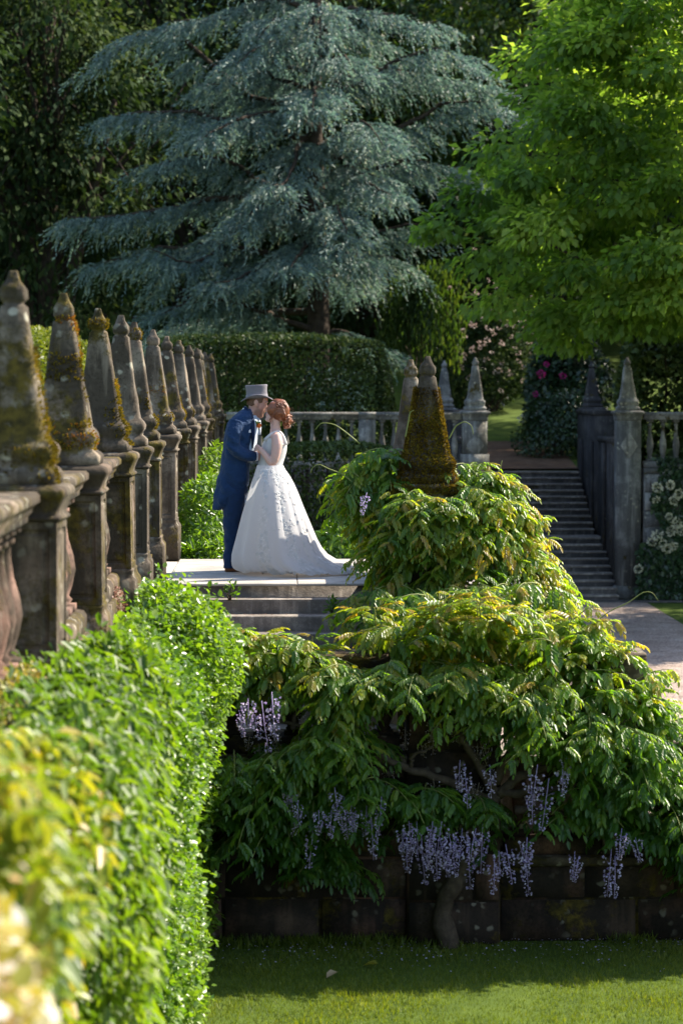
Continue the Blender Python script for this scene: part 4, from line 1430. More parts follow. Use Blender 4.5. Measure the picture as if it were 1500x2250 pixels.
    o['kind'] = 'stuff'
    return t, n


cz_base = at(695, 745, 66)
_, NTW = cedar((cz_base[0], 66.0, float(hill_z(0, 66.0))), 5)

# dark wood behind: a few crowns, copied
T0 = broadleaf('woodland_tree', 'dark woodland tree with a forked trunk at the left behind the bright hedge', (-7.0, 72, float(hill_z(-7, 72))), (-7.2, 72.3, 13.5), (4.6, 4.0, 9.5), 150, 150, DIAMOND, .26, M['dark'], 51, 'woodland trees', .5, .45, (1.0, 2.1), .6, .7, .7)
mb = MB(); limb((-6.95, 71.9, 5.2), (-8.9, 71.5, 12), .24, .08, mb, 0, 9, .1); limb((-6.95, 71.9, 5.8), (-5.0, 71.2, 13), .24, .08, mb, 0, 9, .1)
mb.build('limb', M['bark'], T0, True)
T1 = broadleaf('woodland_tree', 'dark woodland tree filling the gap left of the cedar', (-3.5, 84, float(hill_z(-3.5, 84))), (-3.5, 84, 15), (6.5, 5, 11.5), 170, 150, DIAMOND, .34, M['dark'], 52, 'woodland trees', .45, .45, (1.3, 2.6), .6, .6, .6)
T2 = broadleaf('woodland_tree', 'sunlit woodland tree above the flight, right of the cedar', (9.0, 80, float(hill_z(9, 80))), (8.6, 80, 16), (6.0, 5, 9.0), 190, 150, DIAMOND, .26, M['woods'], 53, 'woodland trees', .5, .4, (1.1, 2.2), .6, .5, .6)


def copy_tree_at(src, x, y, s, label, rz):
    c = copy_tree(src)
    c.location = (x, y, float(hill_z(x, y)) if y > WY else (PLAT - .02 if x < -1.8 else 0))
    c.rotation_euler = (0, 0, rz)
    c.scale = (s, s, s)
    c['label'] = label
    return c


wood = 'dark woodland tree in the shade far behind the cedar'
for k, (x, y, s, src) in enumerate([(-14, 82, 1.15, T1), (3, 92, 1.2, T1), (11, 97, 1.25, T1), (19, 92, 1.15, T1), (-9, 96, 1.3, T1), (-20, 95, 1.2, T1), (27, 104, 1.3, T1), (5, 112, 1.4, T1), (-4, 110, 1.4, T1), (15, 114, 1.5, T1), (-14, 114, 1.4, T1)]):
    copy_tree_at(src, x, y, s, wood, k * 1.3)
copy_tree_at(T0, -12.0, 66, 1.0, 'dark woodland tree at the left edge behind the forked one', 2.0)
copy_tree_at(T2, 17.5, 84, 1.0, 'sunlit woodland tree behind the fresh green tree', 1.4)
# trees right of the gravel whose shade covers the path and the flight
for k, (x, y, s, lb) in enumerate([(15.5, 63, .85, 'shade tree beside the far flight'), (21, 69, 1.0, 'tall shade tree above the far terrace'), (22, 60, .8, 'shade tree behind the far balustrade')]):
    copy_tree_at(T1, x, y, s, lb, k * 2.1)

# ------------------------------------------------------------------ clipped hedges
def hedge(name, label, lo, hi, n, size, mat, seed, tint0=.5, rnd=.5, group='clipped hedges', taper=.0):
    r = np.random.default_rng(seed)
    lo, hi = np.array(lo, float), np.array(hi, float)
    c, h = (lo + hi) / 2, (hi - lo) / 2
    t = thing(name, (c[0], c[1], lo[2]), label, 'hedge', group)
    u = rand_dirs(n, r)
    pw = 1 - rnd * .62
    k = np.abs(u / np.abs(u).max(1)[:, None]) ** 1.0
    cube = u / np.abs(u).max(1)[:, None]
    p = cube * (1 - rnd) + u * rnd * 1.15
    p = p * h
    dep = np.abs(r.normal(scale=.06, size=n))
    L = lumps(p + c, 1.5, seed)
    p = c + p * (1 + (L * .03))[:, None] - u * dep[:, None]
    p[:, 2] = np.maximum(p[:, 2], lo[2] + .02)
    t_ = tint0 + L * .15 + r.normal(scale=.16, size=n) - dep * 2  # leaves sunk into the hedge tinted darker, painted inner shade
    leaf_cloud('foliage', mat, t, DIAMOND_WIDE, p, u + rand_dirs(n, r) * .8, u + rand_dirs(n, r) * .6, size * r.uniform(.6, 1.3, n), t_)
    mb = MB()
    for i in range(9):
        a = r.uniform(-.8, .8)
        x = c + np.array([h[0] * a, h[1] * r.uniform(-.3, .3), 0])
        limb((x[0], x[1], lo[2]), (x[0] + r.normal() * .3, x[1], hi[2] - .4), .05, .02, mb, 0, 6)
    mb.build('stem', M['bark'], t, True)['kind'] = 'stuff'
    return t


a, b = at(425, 742, 56), at(858, 742, 56)
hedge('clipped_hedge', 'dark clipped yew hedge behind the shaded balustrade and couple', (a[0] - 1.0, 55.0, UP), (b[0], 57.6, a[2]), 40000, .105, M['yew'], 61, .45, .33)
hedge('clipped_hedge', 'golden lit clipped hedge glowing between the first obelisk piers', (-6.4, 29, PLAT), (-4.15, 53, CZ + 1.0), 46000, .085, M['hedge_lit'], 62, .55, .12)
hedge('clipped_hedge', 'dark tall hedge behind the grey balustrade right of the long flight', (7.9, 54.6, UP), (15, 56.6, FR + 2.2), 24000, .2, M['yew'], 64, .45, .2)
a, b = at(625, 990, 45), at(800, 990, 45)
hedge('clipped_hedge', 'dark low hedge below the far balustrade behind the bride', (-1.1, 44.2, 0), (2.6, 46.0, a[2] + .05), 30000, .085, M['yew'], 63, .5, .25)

# ------------------------------------------------------------------ flowering shrubs at the woodland edge
def flower_heads(parent, pts, rad, mat, name='flower_head', seed=1, n=60, size=.05):
    r = np.random.default_rng(seed)
    g = rand_dirs(n, r)
    v, f, tt = inst(LEAF_ROUND[0], LEAF_ROUND[1], g * rad * .6, frames(g + rand_dirs(n, r) * .5, rand_dirs(n, r)), size * r.uniform(.7, 1.3, n), r.uniform(0, 1, n))
    me = np_mesh(name, v, [f], tt)
    me.materials.append(mat)
    for p in pts:
        o = bpy.data.objects.new(name, me)
        COL.objects.link(o)
        o.parent = parent
        o.location = Vector(np.asarray(p) - wloc(parent))
        o.rotation_euler = (rng.uniform(0, 6), rng.uniform(0, 6), 0)
        s = rng.uniform(.75, 1.2)
        o.scale = (s, s, s * .8)


def on_hill(px, Y):
    p = at(px, 900, Y)
    return np.array([p[0], Y, float(hill_z(p[0], Y))])


p = on_hill(1240, 66)
rh = shrub('rhododendron', 'dark rhododendron dotted with magenta blooms beside the woodland path', p + [0, 0, 1.3], (1.25, 1.2, 1.45), 8000, DIAMOND_WIDE, .14, M['rhodo'], 71, 'rhododendrons', .45, cat='shrub', ground=p[2])
flower_heads(rh, [at(a, b, 64.6) for a, b in ((1188, 822), (1176, 866), (1250, 874), (1235, 895), (1200, 800), (1235, 826))], .11, M['pinkf'])
flower_heads(rh, [at(a, b, 64.5) for a, b in ((1145, 920), (1172, 912), (1185, 905), (1195, 890))], .11, M['whitef'])
p = on_hill(1250, 63)
shrub('rhododendron', 'low dark rounded shrub at the top of the flight by the right wall', p + [-.25, 0, .75], (1.0, .9, .85), 6000, DIAMOND_WIDE, .10, M['rhodo'], 72, 'rhododendrons', .6, ground=p[2])
p = on_hill(1080, 72)
bs = shrub('blossom_shrub', 'twiggy shrub with pale pink blossom behind the stair obelisks', p + [0, 0, 1.5], (1.5, 1.2, 1.75), 6000, DIAMOND_WIDE, .12, M['dark'], 73, None, .6, ground=p[2])
flower_heads(bs, [at(1080 + rng.normal() * 50, 720 + rng.normal() * 65, 70.7) for _ in range(70)], .07, M['blossom'], 'blossom', 3, 14, .06)
p = on_hill(930, 70)
shrub('weeping_conifer', 'pale weeping conifer sprays hanging right of the cedar trunk', at(925, 690, 69.5), (1.2, 1.0, 1.6), 3200, LEAF_LONG, .2, M['woods'], 74, None, .5, .95, cat='tree', ground=p[2], drp=2.2)
p = on_hill(1070, 64); p_far = on_hill(1070, 73)
shrub('rhododendron', 'dim bronze shrub behind the lozenge obelisk pier', p + [0.1, 9.0, 1.7], (1.2, .9, 1.1), 5000, DIAMOND_WIDE, .11, M['rhodo'], 75, 'rhododendrons', .5, ground=p_far[2])

# climber with cream flower heads on the far wall
r = np.random.default_rng(81)
ch = thing('flowering_climber', (9.6, WY - .15, 0), 'dark climbing hydrangea with cream flower heads on the far wall', 'climber')
n = 13000
p = np.stack([r.uniform(7.55, 12.5, n), np.full(n, WY - .05), r.uniform(.05, UP + .55, n)], 1)
L = lumps(p, 2.2, 8)
p[:, 1] -= .18 + .16 * L + np.abs(r.normal(scale=.06, size=n))
edge = 7.62 + .3 * (p[:, 2] > 1.3) - .35 * (p[:, 2] < 1.0) + .12 * np.sin(p[:, 2] * 5)
p = p[p[:, 0] > edge]; n = len(p); L = lumps(p, 2.2, 8)
leaf_cloud('foliage', M['rhodo'], ch, DIAMOND_WIDE, p, np.array([0, -.6, -.5]) + rand_dirs(n, r) * .7, np.array([0, -1, .6]) + rand_dirs(n, r) * .5, .12 * r.uniform(.6, 1.2, n), .55 + .15 * L + r.normal(scale=.18, size=n))
flower_heads(ch, [at(a, b, WY - .5) for a, b in ((1443, 1072), (1472, 1066), (1490, 1085), (1440, 1098), (1480, 1100), (1468, 1135), (1485, 1150), (1472, 1168), (1443, 1175), (1455, 1195), (1465, 1205), (1478, 1200), (1495, 1165), (1402, 1250), (1430, 1190))], .13, M['whitef'], 'flower_head', 4, 90, .05)
mb = MB()
for k in range(8):
    x = r.uniform(7.8, 12)
    limb((x, WY - .1, 0), (x + r.normal() * .4, WY - .1, UP), .03, .01, mb, 0, 7)
mb.build('stem', M['bark_vine'], ch, True)['kind'] = 'stuff'

# ------------------------------------------------------------------ grass on the lawn in view, fallen petals and leaves
r = np.random.default_rng(91)
n = 60000
p = np.stack([r.uniform(-1.1, 4.2, n), 16.9 + 3.05 * r.uniform(0, 1, n) ** .9, np.zeros(n)], 1)
L = lumps(p, 2.5, 4)
d = np.array([0, 0, 1.0]) + rand_dirs(n, r) * .55
tv = np.array([(0, -.09, 0), (0, .09, 0), (1, 0, .1)])
v, f, tt = inst(tv, np.array([(0, 1, 2)]), p, frames(d, rand_dirs(n, r)), (.03 + .012 * L.clip(-1, 1)) * r.uniform(.6, 1.5, n), np.clip(.45 + .2 * L + r.normal(scale=.18, size=n), 0, 1))
g = link('grass', np_mesh('grass', v, [f], tt), M['grass'])
tag(g, 'short mown grass blades on the lower lawn', 'grass', None, 'stuff')
n = 500
p = np.stack([r.uniform(-.8, 3.6, n), 20 - np.abs(r.normal(scale=.45, size=n)) - .03, np.full(n, .035)], 1)
p = p[p[:, 1] > 17.5]; n = len(p)
v, f, tt = inst(LEAF_ROUND[0], LEAF_ROUND[1], p, frames(rand_dirs(n, r) * [1, 1, .2], np.tile([0, 0, 1.], (n, 1)) + rand_dirs(n, r) * .4), .016 * r.uniform(.6, 1.4, n), r.uniform(.3, .85, n))
g = link('fallen_petals', np_mesh('fallen_petals', v, [f], tt), M['lilac'])
tag(g, 'scattered fallen lilac petals on the lawn by the wall', 'petals', None, 'stuff')
# longer tufts along the foot of the wall, grit and petals on the treads
n = 5200
p = np.stack([r.uniform(-.6, 4.2, n), 19.97 - np.abs(r.normal(scale=.10, size=n)), np.zeros(n)], 1)
p = p[(lumps(p, 5, 6) > -.2) & ~((p[:, 0] > .98) & (p[:, 0] < 1.8) & (p[:, 1] > 19.86))]; n = len(p)
d = np.array([0, -.25, 1.0]) + rand_dirs(n, r) * .6
v, f, tt = inst(tv, np.array([(0, 1, 2)]), p, frames(d, rand_dirs(n, r)), .085 * r.uniform(.4, 1.4, n), np.clip(.35 + r.normal(scale=.2, size=n), 0, 1))
g = link('grass', np_mesh('grass', v, [f], tt), M['grass'])
tag(g, 'longer uncut grass tufts along the foot of the garden wall', 'grass', None, 'stuff')
n = 420
k = r.integers(0, 6, n)
p = np.stack([r.uniform(-1.0, .95, n), 23.5 - k * TRD - r.uniform(.02, .28, n) * np.where(r.uniform(0, 1, n) < .6, .35, 1), PLAT - (k + 1) * RIS + .006 + 0 * k], 1)
p[:, 1] = np.where(r.uniform(0, 1, n) < .65, 23.5 - k * TRD - np.abs(r.normal(scale=.05, size=n)) - .03, p[:, 1])
v, f, tt = inst(LEAF_ROUND[0], LEAF_ROUND[1], p, frames(rand_dirs(n, r) * [1, 1, .1], np.tile([0, 0, 1.], (n, 1))), .018 * r.uniform(.5, 1.4, n), r.uniform(.0, .75, n))
g = link('leaf_litter', np_mesh('leaf_litter', v, [f], tt), M['pinkplant'])
tag(g, 'brown leaf litter and petals caught on the stone steps', 'litter', None, 'stuff')
for px, py, lb, Yq, zz in ((728, 1336, 'small weed sprouting in the angle of the stone steps', 22.88, PLAT - 2 * RIS), (505, 1312, 'little green weed on the steps beside the bright climber', 23.2, PLAT - RIS)):
    c = at(px, py, Yq)
    shrub('weed', lb, (c[0], Yq, zz + .09), (.07, .05, .09), 46, LEAF, .05, M['climb_far'], px, None, .5, .9, cat='weed', ground=zz, drp=-.4, stems=4)
for px, py, lb in ((742, 2148, 'pale curled dead leaf lying on the lawn'), (830, 2130, 'small yellow fallen leaf on the lawn by the wall')):
    q = at(px, py, 18.9); Yl = 4.65 / ((CZ - q[2]) / 18.9); q = at(px, py, Yl)
    o = link('fallen_leaf', np_mesh('fallen_leaf', LEAF_ROUND[0] * [.13, .13, .25] + [0, 0, .015], [LEAF_ROUND[1]], np.full(6, .75 if px < 800 else .4)), M['bloom_near'], None, (q[0], q[1], .03), (0, 0, rng.uniform(0, 6)))
    tag(o, lb, 'leaf')

# ------------------------------------------------------------------ the couple
M['skin'] = None
def skin_mat(name, base, stub):
    m, n, out = new_mat(name)
    a = nd(n, 'ShaderNodeAttribute', attribute_name='tint')
    tc = nd(n, 'ShaderNodeTexCoord')
    nz = nd(n, 'ShaderNodeTexNoise', i_Scale=25.0, i_Detail=4.0)
    n.links.new(tc.outputs['Object'], nz.inputs['Vector'])
    c = mixc(n, ramp(n, nz.outputs[0], [(.35, (0, 0, 0)), (.65, (1, 1, 1))]), tuple(x * .9 for x in base), (base[0], base[1] * .93, base[2] * .9))
    c = mixc(n, a.outputs['Fac'], c, stub)
    p = nd(n, 'ShaderNodeBsdfPrincipled', i_Roughness=.5)
    p.inputs['Specular IOR Level'].default_value = .35
    p.inputs['Subsurface Weight'].default_value = .15
    p.inputs['Subsurface Radius'].default_value = (1, .35, .2)
    p.inputs['Subsurface Scale'].default_value = .015
    n.links.new(c, p.inputs['Base Color'])
    n.links.new(p.outputs[0], out.inputs[0])
    return m


M['skin_g'] = skin_mat('groom skin', (.52, .30, .235), (.20, .115, .085))
M['skin_b'] = skin_mat('bride skin', (.62, .40, .33), (.55, .16, .15))


def cloth_mat(name, col, rough=.85, weave=900, bump=.25, sheen=.3, wr=(.5, 9), trans=0.0):
    m, n, out = new_mat(name)
    tc = nd(n, 'ShaderNodeTexCoord')
    nz = nd(n, 'ShaderNodeTexNoise', i_Scale=wr[1], i_Detail=3.0)
    n.links.new(tc.outputs['Object'], nz.inputs['Vector'])
    p = nd(n, 'ShaderNodeBsdfPrincipled', i_Roughness=rough)
    p.inputs['Specular IOR Level'].default_value = .2
    p.inputs['Sheen Weight'].default_value = sheen
    n.links.new(ramp(n, nz.outputs[0], [(.3, tuple(x * .88 for x in col)), (.7, col)]), p.inputs['Base Color'])
    b = nd(n, 'ShaderNodeBump', i_Strength=bump, i_Distance=.035)
    n.links.new(nz.outputs[0], b.inputs['Height'])
    n.links.new(b.outputs[0], p.inputs['Normal'])
    if trans:
        t = nd(n, 'ShaderNodeBsdfTranslucent')
        t.inputs[0].default_value = (*col, 1)
        mx = nd(n, 'ShaderNodeMixShader', i_Fac=trans)
        n.links.new(p.outputs[0], mx.inputs[1]); n.links.new(t.outputs[0], mx.inputs[2])
        n.links.new(mx.outputs[0], out.inputs[0])
    else:
        n.links.new(p.outputs[0], out.inputs[0])
    return m


M['navy'] = cloth_mat('blue wool', (.011, .035, .092), bump=1.0, sheen=.05, wr=(.5, 14))
M['navy_t'] = cloth_mat('blue trouser wool', (.009, .028, .075), bump=1.0, sheen=.05, wr=(.5, 12))
M['lapel'] = cloth_mat('dark blue lapel', (.006, .018, .055), sheen=.05)
M['shirt'] = cloth_mat('white shirt', (.78, .78, .82))
M['waist'] = cloth_mat('pale blue waistcoat', (.45, .52, .62))
M['hat'] = cloth_mat('grey felt', (.17, .155, .172), sheen=.1)
M['band'] = cloth_mat('grey hat ribbon', (.17, .155, .17))
M['leather'] = plain_mat('tan leather', (.21, .075, .025), .35, .5)
M['ghair'] = plain_mat('short brown hair', (.12, .06, .035), .7, .3, (.8, .004, 200), .3, 60)
M['redhair'] = plain_mat('copper hair', (.19, .055, .015), .36, .6, (.7, .006, 120), .35, 40)
M['orange'] = plain_mat('orange petal', (.75, .16, .015), .5, .3)
M['lidline'] = plain_mat('eyelash', (.06, .03, .02), .7, .2)
M['green'] = plain_mat('sprig green', (.16, .22, .05), .6, .3)


def lace_mat():
    """ivory tulle with raised embroidered flowers down the panels"""
    m, n, out = new_mat('ivory tulle with lace')
    tc = nd(n, 'ShaderNodeTexCoord')
    at_ = nd(n, 'ShaderNodeAttribute', attribute_name='tint')
    mp = nd(n, 'ShaderNodeMapping')
    n.links.new(tc.outputs['Object'], mp.inputs[0])
    vo = nd(n, 'ShaderNodeTexVoronoi', i_Scale=26.0)
    n.links.new(mp.outputs[0], vo.inputs['Vector'])
    vo2 = nd(n, 'ShaderNodeTexVoronoi', i_Scale=60.0, feature='DISTANCE_TO_EDGE')
    n.links.new(mp.outputs[0], vo2.inputs['Vector'])
    pet = math_n(n, 'MULTIPLY', ramp(n, vo.outputs['Distance'], [(.30, (1, 1, 1)), (.42, (0, 0, 0))]), ramp(n, vo2.outputs['Distance'], [(.06, (0, 0, 0)), (.14, (1, 1, 1))]))
    mask = math_n(n, 'MULTIPLY', pet, at_.outputs['Fac'])
    c = mixc(n, mask, (.50, .49, .49), (.68, .67, .66))
    p = nd(n, 'ShaderNodeBsdfPrincipled', i_Roughness=.7)
    p.inputs['Specular IOR Level'].default_value = .25
    p.inputs['Sheen Weight'].default_value = .3
    n.links.new(c, p.inputs['Base Color'])
    b = nd(n, 'ShaderNodeBump', i_Strength=.5, i_Distance=.004)
    n.links.new(mask, b.inputs['Height'])
    n.links.new(b.outputs[0], p.inputs['Normal'])
    t = nd(n, 'ShaderNodeBsdfTranslucent')
    t.inputs[0].default_value = (.72, .71, .70, 1)
    mx = nd(n, 'ShaderNodeMixShader', i_Fac=.3)
    n.links.new(p.outputs[0], mx.inputs[1]); n.links.new(t.outputs[0], mx.inputs[2])
    n.links.new(mx.outputs[0], out.inputs[0])
    return m


M['dress'] = lace_mat()
M['satin'] = cloth_mat('ivory satin', (.56, .55, .53), .5, bump=.15, sheen=.1)

GY = 25.05                                   # groom's plane
BY = 24.95                                   # bride's plane
PXM = 1 / 212.0


def ringH(py, xl, xr, hw, Y0, n=28, dy=0.0, sq=2.0, mod=None):
    a = np.linspace(0, 2 * np.pi, n, endpoint=False)
    p0, p1 = at(xl, py, Y0), at(xr, py, Y0)
    c = (p0 + p1) / 2
    rx = (p1[0] - p0[0]) / 2
    ca, sa = np.cos(a), np.sin(a)
    ca, sa = np.sign(ca) * abs(ca) ** (2 / sq), np.sign(sa) * abs(sa) ** (2 / sq)
    k = 1.0 if mod is None else mod(a)
    return np.stack([c[0] + rx * ca * k, np.full(n, Y0 + dy) + hw * sa * k, np.full(n, c[2])], 1)


def path(pts, Y0):
    return np.array([at(a, b, Y0 + c) for a, b, c in pts])


def smooth_path(p, rads, n=14):
    p, rads = np.array(p, float), np.array(rads, float)
    tt = np.linspace(0, len(p) - 1, n)
    q = np.stack([np.interp(tt, np.arange(len(p)), p[:, k]) for k in range(3)], 1)
    rr = np.interp(tt, np.arange(len(p)), rads)
    for _ in range(2):
        q[1:-1] = (q[:-2] + 2 * q[1:-1] + q[2:]) / 4
    return q, rr


def head(mb, o, f, k, sections, nose, ear=True, Y=0):
    """a head lofted in its own tilted frame: f = facing, returns the frame"""
    f = np.array(f, float)
    f /= np.linalg.norm(f)
    s = np.array([0, 1.0, 0])
    u = np.array([-f[2], 0, f[0]]) if f[0] > 0 else np.array([f[2], 0, -f[0]])
    a = np.linspace(0, 2 * np.pi, 24, endpoint=False)
    rs = []
    for h, bk, fr_, hw in sections:
        c, rx = (bk + fr_) / 2, (fr_ - bk) / 2
        rs.append(o + k * (u * h + f * (c + rx * np.cos(a))[:, None] + s * (hw * np.sin(a))[:, None]))
    mb.rings(rs)
    P = lambda x, y, z: o + k * (f * x + s * y + u * z)
    nz = []
    for h, x, w_ in nose:
        ring = []
        for b in np.linspace(0, 2 * np.pi, 10, endpoint=False):
            ring.append(P(.075 + (x - .075) * (.5 + .5 * math.cos(b)), w_ * math.sin(b), h))
        nz.append(np.array(ring))
    mb.rings(nz)
    # brow, lips, chin
    for (x, y, z, a1, a2, a3) in ((.082, .03, .045, .018, .026, .010), (.082, -.03, .045, .018, .026, .010), (.088, 0, -.046, .014, .026, .008), (.086, 0, -.060, .014, .022, .009), (.074, 0, -.098, .02, .028, .02)):
        mb.ball(P(x, y, z), (k * a1, k * a2, k * a3), 10, 7)
    if ear:
        for sg in (-1, 1):
            mb.ball(P(-.012, sg * .074, .012), (k * .021, k * .011, k * .034), 10, 8)
            mb.ball(P(-.006, sg * .075, -.016), (k * .012, k * .008, k * .014), 8, 6)
    return P, f, u, s


HS = [(-.122, .03, .078, .02), (-.112, .0, .088, .036), (-.092, -.03, .09, .05), (-.07, -.05, .09, .06), (-.04, -.075, .09, .066), (-.01, -.09, .09, .071), (.025, -.097, .084, .073), (.055, -.1, .09, .075), (.085, -.096, .084, .071), (.11, -.075, .06, .055), (.126, -.035, .025, .025)]
NOSE = [(.04, .088, .008), (.02, .098, .011), (.0, .11, .013), (-.012, .117, .016), (-.02, .108, .015), (-.026, .092, .01)]


def hand(mb, wrist, knuck, curl, size, spread, rad=.009):
    """palm and five separate, unequal, bent fingers; the thumb leaves the side of the palm"""
    w0, k0 = np.array(wrist, float), np.array(knuck, float)
    d = norm(k0 - w0)
    sp = norm(np.array(spread, float) - d * np.dot(spread, d))
    nrm = norm(np.cross(d, sp))
    if np.dot(nrm, curl) < 0: nrm = -nrm
    L = np.linalg.norm(k0 - w0)
    mb.tube([w0, w0 + d * L * .5, k0], [.028 * size, .036 * size, .034 * size], 10, flat=.55)
    for i, (o, l) in enumerate(((-.028, .072), (-.01, .082), (.009, .077), (.027, .06))):
        b = k0 - d * .012 + sp * o * size
        p1 = b + (d * .75 + nrm * .45) * l * .42 * size
        p2 = p1 + (d * .25 + nrm * .95) * l * .34 * size
        p3 = p2 + (-d * .45 + nrm * .75) * l * .28 * size
        mb.tube([b, p1, p2, p3], [rad, rad * .95, rad * .88, rad * .7], 8)
    b = w0 + d * L * .35 - sp * .03 * size
    p1 = b + (-sp * .6 + d * .6 + nrm * .3) * .036 * size
    p2 = p1 + (d * .8 + nrm * .5 + sp * .1) * .032 * size
    mb.tube([b, p1, p2], [rad * 1.35, rad * 1.1, rad * .8], 8)


# ---- groom
gb = at(507, 1256, GY); gb[2] = PLAT
G = thing('person', gb, 'man in blue tailcoat and grey top hat leaning in to kiss the bride', 'person', 'the wedding couple')
mb = MB()
GO = at(565, 888, GY)
GP, gf, gu, gs = head(mb, GO, (math.cos(R(17)), 0, -math.sin(R(17))), 1.06, HS, NOSE)
q, rr = smooth_path(path([(541, 945, 0), (547, 925, 0), (556, 905, 0), (561, 892, 0)], GY), [.075, .068, .062, .06])
mb.tube(q, rr, 16)
mb.rings([ringH(a, b + 8, c - 8, d * .86, GY) for a, b, c, d in ((930, 504, 560, .2), (960, 496, 556, .2), (1000, 490, 548, .18), (1040, 488, 545, .17), (1075, 488, 542, .16))])
NE = [(520, 928, -.17), (511, 958, -.235), (512, 985, -.24), (535, 1000, -.19), (562, 1003, -.13)]
FE = [(520, 928, .17), (514, 960, .235), (520, 985, .22), (540, 996, .16), (562, 996, .09)]
for E in (NE, FE):
    q, rr = smooth_path(path(E, GY), [.055, .05, .045, .04, .03])
    mb.tube(q, rr, 10)
for (E, k) in ((-.08, 513), (.09, 520)):
    q, rr = smooth_path(path([(k, 1070, E), (k - 2, 1150, E), (k - 5, 1244, E)], GY), [.08, .06, .04])
    mb.tube(q, rr, 10)
hand(mb, at(562, 1003, GY - .13), at(575, 1001, GY - .10), (0.3, .5, .6), .95, (0, .5, 1.0))
hand(mb, at(562, 996, GY + .09), at(575, 992, GY + .04), (0.3, -.8, .3), .95, (0, .3, 1.0))


def gpost(co):
    d = co - GO
    x, h, y = d @ gf / 1.06, d @ gu / 1.06, d[:, 1] / 1.06
    jaw = np.clip((-.028 - .9 * np.clip(.02 - x, 0, 1) - h) / .02, 0, 1) * np.clip((x + .025) / .03, 0, 1) * (np.abs(h) < .14)
    side = np.clip((x + .005) / .015, 0, 1) * np.clip((.035 - x) / .015, 0, 1) * np.clip((.05 - h) / .03, 0, 1) * (h > -.12)
    t = np.clip(np.maximum(jaw * .75, side * .5), 0, 1)
    return co, t


union('body', mb, .0075, 3, M['skin_g'], G, gpost)
# closed eyelids and brows
for sg in (-1, 1):
    q = np.array([GP(.078 + .006 * math.sin(u * 3.14), sg * (.018 + .03 * u), .022 - .004 * math.sin(u * 3.14)) for u in np.linspace(0, 1, 7)])
    MB().tube(q, .0028, 5).build('eyelashes', M['lidline'], G, True)
    q = np.array([GP(.092 - .010 * u * u, sg * (.014 + .036 * u), .047 + .006 * math.sin(u * 3.14)) for u in np.linspace(0, 1, 7)])
    MB().tube(q, .004, 5).build('eyebrow', M['ghair'], G, True)
# short hair below the hat
a = np.linspace(R(62), R(298), 22)
mb = MB()
rs = []
for h, k in ((-.035, 1.0), (-.01, 1.015), (.03, 1.03), (.06, 1.03), (.08, 1.02)):
    c, rx, hw = -.004, .101 - .012 * (h < -.02), .0765 - .004 * (h < -.02)
    lim = a if h > -.02 else np.linspace(R(118), R(242), 22)
    if abs(h + .01) < .001: lim = np.linspace(R(100), R(260), 22)
    rs.append(np.array([GP((c + rx * math.cos(b)) * k, hw * k * math.sin(b), h) for b in lim]))
i = np.arange(21)
V = np.concatenate(rs)
Fq = np.concatenate([np.stack([k * 22 + i, k * 22 + i + 1, (k + 1) * 22 + i + 1, (k + 1) * 22 + i], 1) for k in range(4)])
MB().add(V, Fq).build('hair', M['ghair'], G, True)

# coat
mb = MB()
coat = [(898, 535, 553, .085), (905, 524, 556, .135), (915, 511, 558, .185), (930, 500, 560, .212), (950, 494, 559, .212), (975, 491, 556, .2), (1000, 488, 552, .188), (1020, 486, 550, .18), (1045, 480, 549, .19), (1070, 474, 545, .195), (1088, 471, 537, .188), (1102, 469, 521, .172), (1113, 468, 503, .15), (1120, 468, 488, .115)]
mb.rings([ringH(a, b, c, d, GY, 32, 0, 2.3) for a, b, c, d in coat])
for E in (NE, FE):
    q, rr = smooth_path(path(E[:-1] + [(560, E[-1][1], E[-1][2])], GY), [.086, .076, .070, .064, .056], 18)
    mb.tube(q, rr, 14)


def coat_post(co):
    d = lumps(co, 16, 3, 2)
    e = np.array(at(512, 985, GY - .24))
    near = np.exp(-((co - e) ** 2).sum(1) / .02)
    fold = np.sin((co[:, 2] * 60 + co[:, 0] * 45)) * .006 * near
    n_ = norm(co - np.array([gb[0] + .08, GY, 0]) * [1, 1, 0] - np.stack([0 * co[:, 2], 0 * co[:, 2], co[:, 2]], 1))
    back = np.exp(-((co[:, 2] - 3.55) / .22) ** 2) * np.sin(co[:, 2] * 34 + co[:, 0] * 22 + 2 * np.sin(co[:, 1] * 12)) * .007
    tail = np.clip((3.75 - co[:, 2]) / .4, 0, 1) * np.sin(np.arctan2(co[:, 1] - GY, co[:, 0] - gb[0] + .02) * 9) * .008
    return co + n_ * (d * .006 + fold * 1.8 + back + tail)[:, None], np.full(len(co), .5)


union('tailcoat', mb, .010, 3, M['navy'], G, coat_post)
# coat collar / lapel rolled at the near side
def strip(pts, wd, mat, name, par, Y0, th=.006):
    p = path(pts, Y0)
    s_ = []
    for (k, pp) in enumerate(p):
        s_.append(np.array([pp + [-wd[k], -.0, 0], pp + [0, -th, 0], pp + [wd[k], 0, .0], pp + [0, th, 0]]))
    return MB().rings(s_).build(name, mat, par, True)


strip([(538, 893, -.075), (545, 905, -.10), (551, 920, -.125), (554, 940, -.15), (556, 960, -.15), (555, 985, -.125)], [.018, .03, .036, .03, .02, .006], M['lapel'], 'lapel', G, GY, .02)
strip([(538, 893, .075), (545, 905, .10), (551, 920, .125), (554, 940, .15), (556, 960, .15), (555, 985, .125)], [.018, .03, .036, .03, .02, .006], M['lapel'], 'lapel', G, GY, .02)
mb = MB(); mb.rings([ringH(a, b, c, d, GY, 24) for a, b, c, d in ((912, 545, 566, .06), (925, 543, 568, .10), (945, 540, 568, .125), (970, 538, 565, .125), (1000, 534, 560, .12), (1015, 532, 557, .11))]); mb.build('waistcoat', M['waist'], G, True)
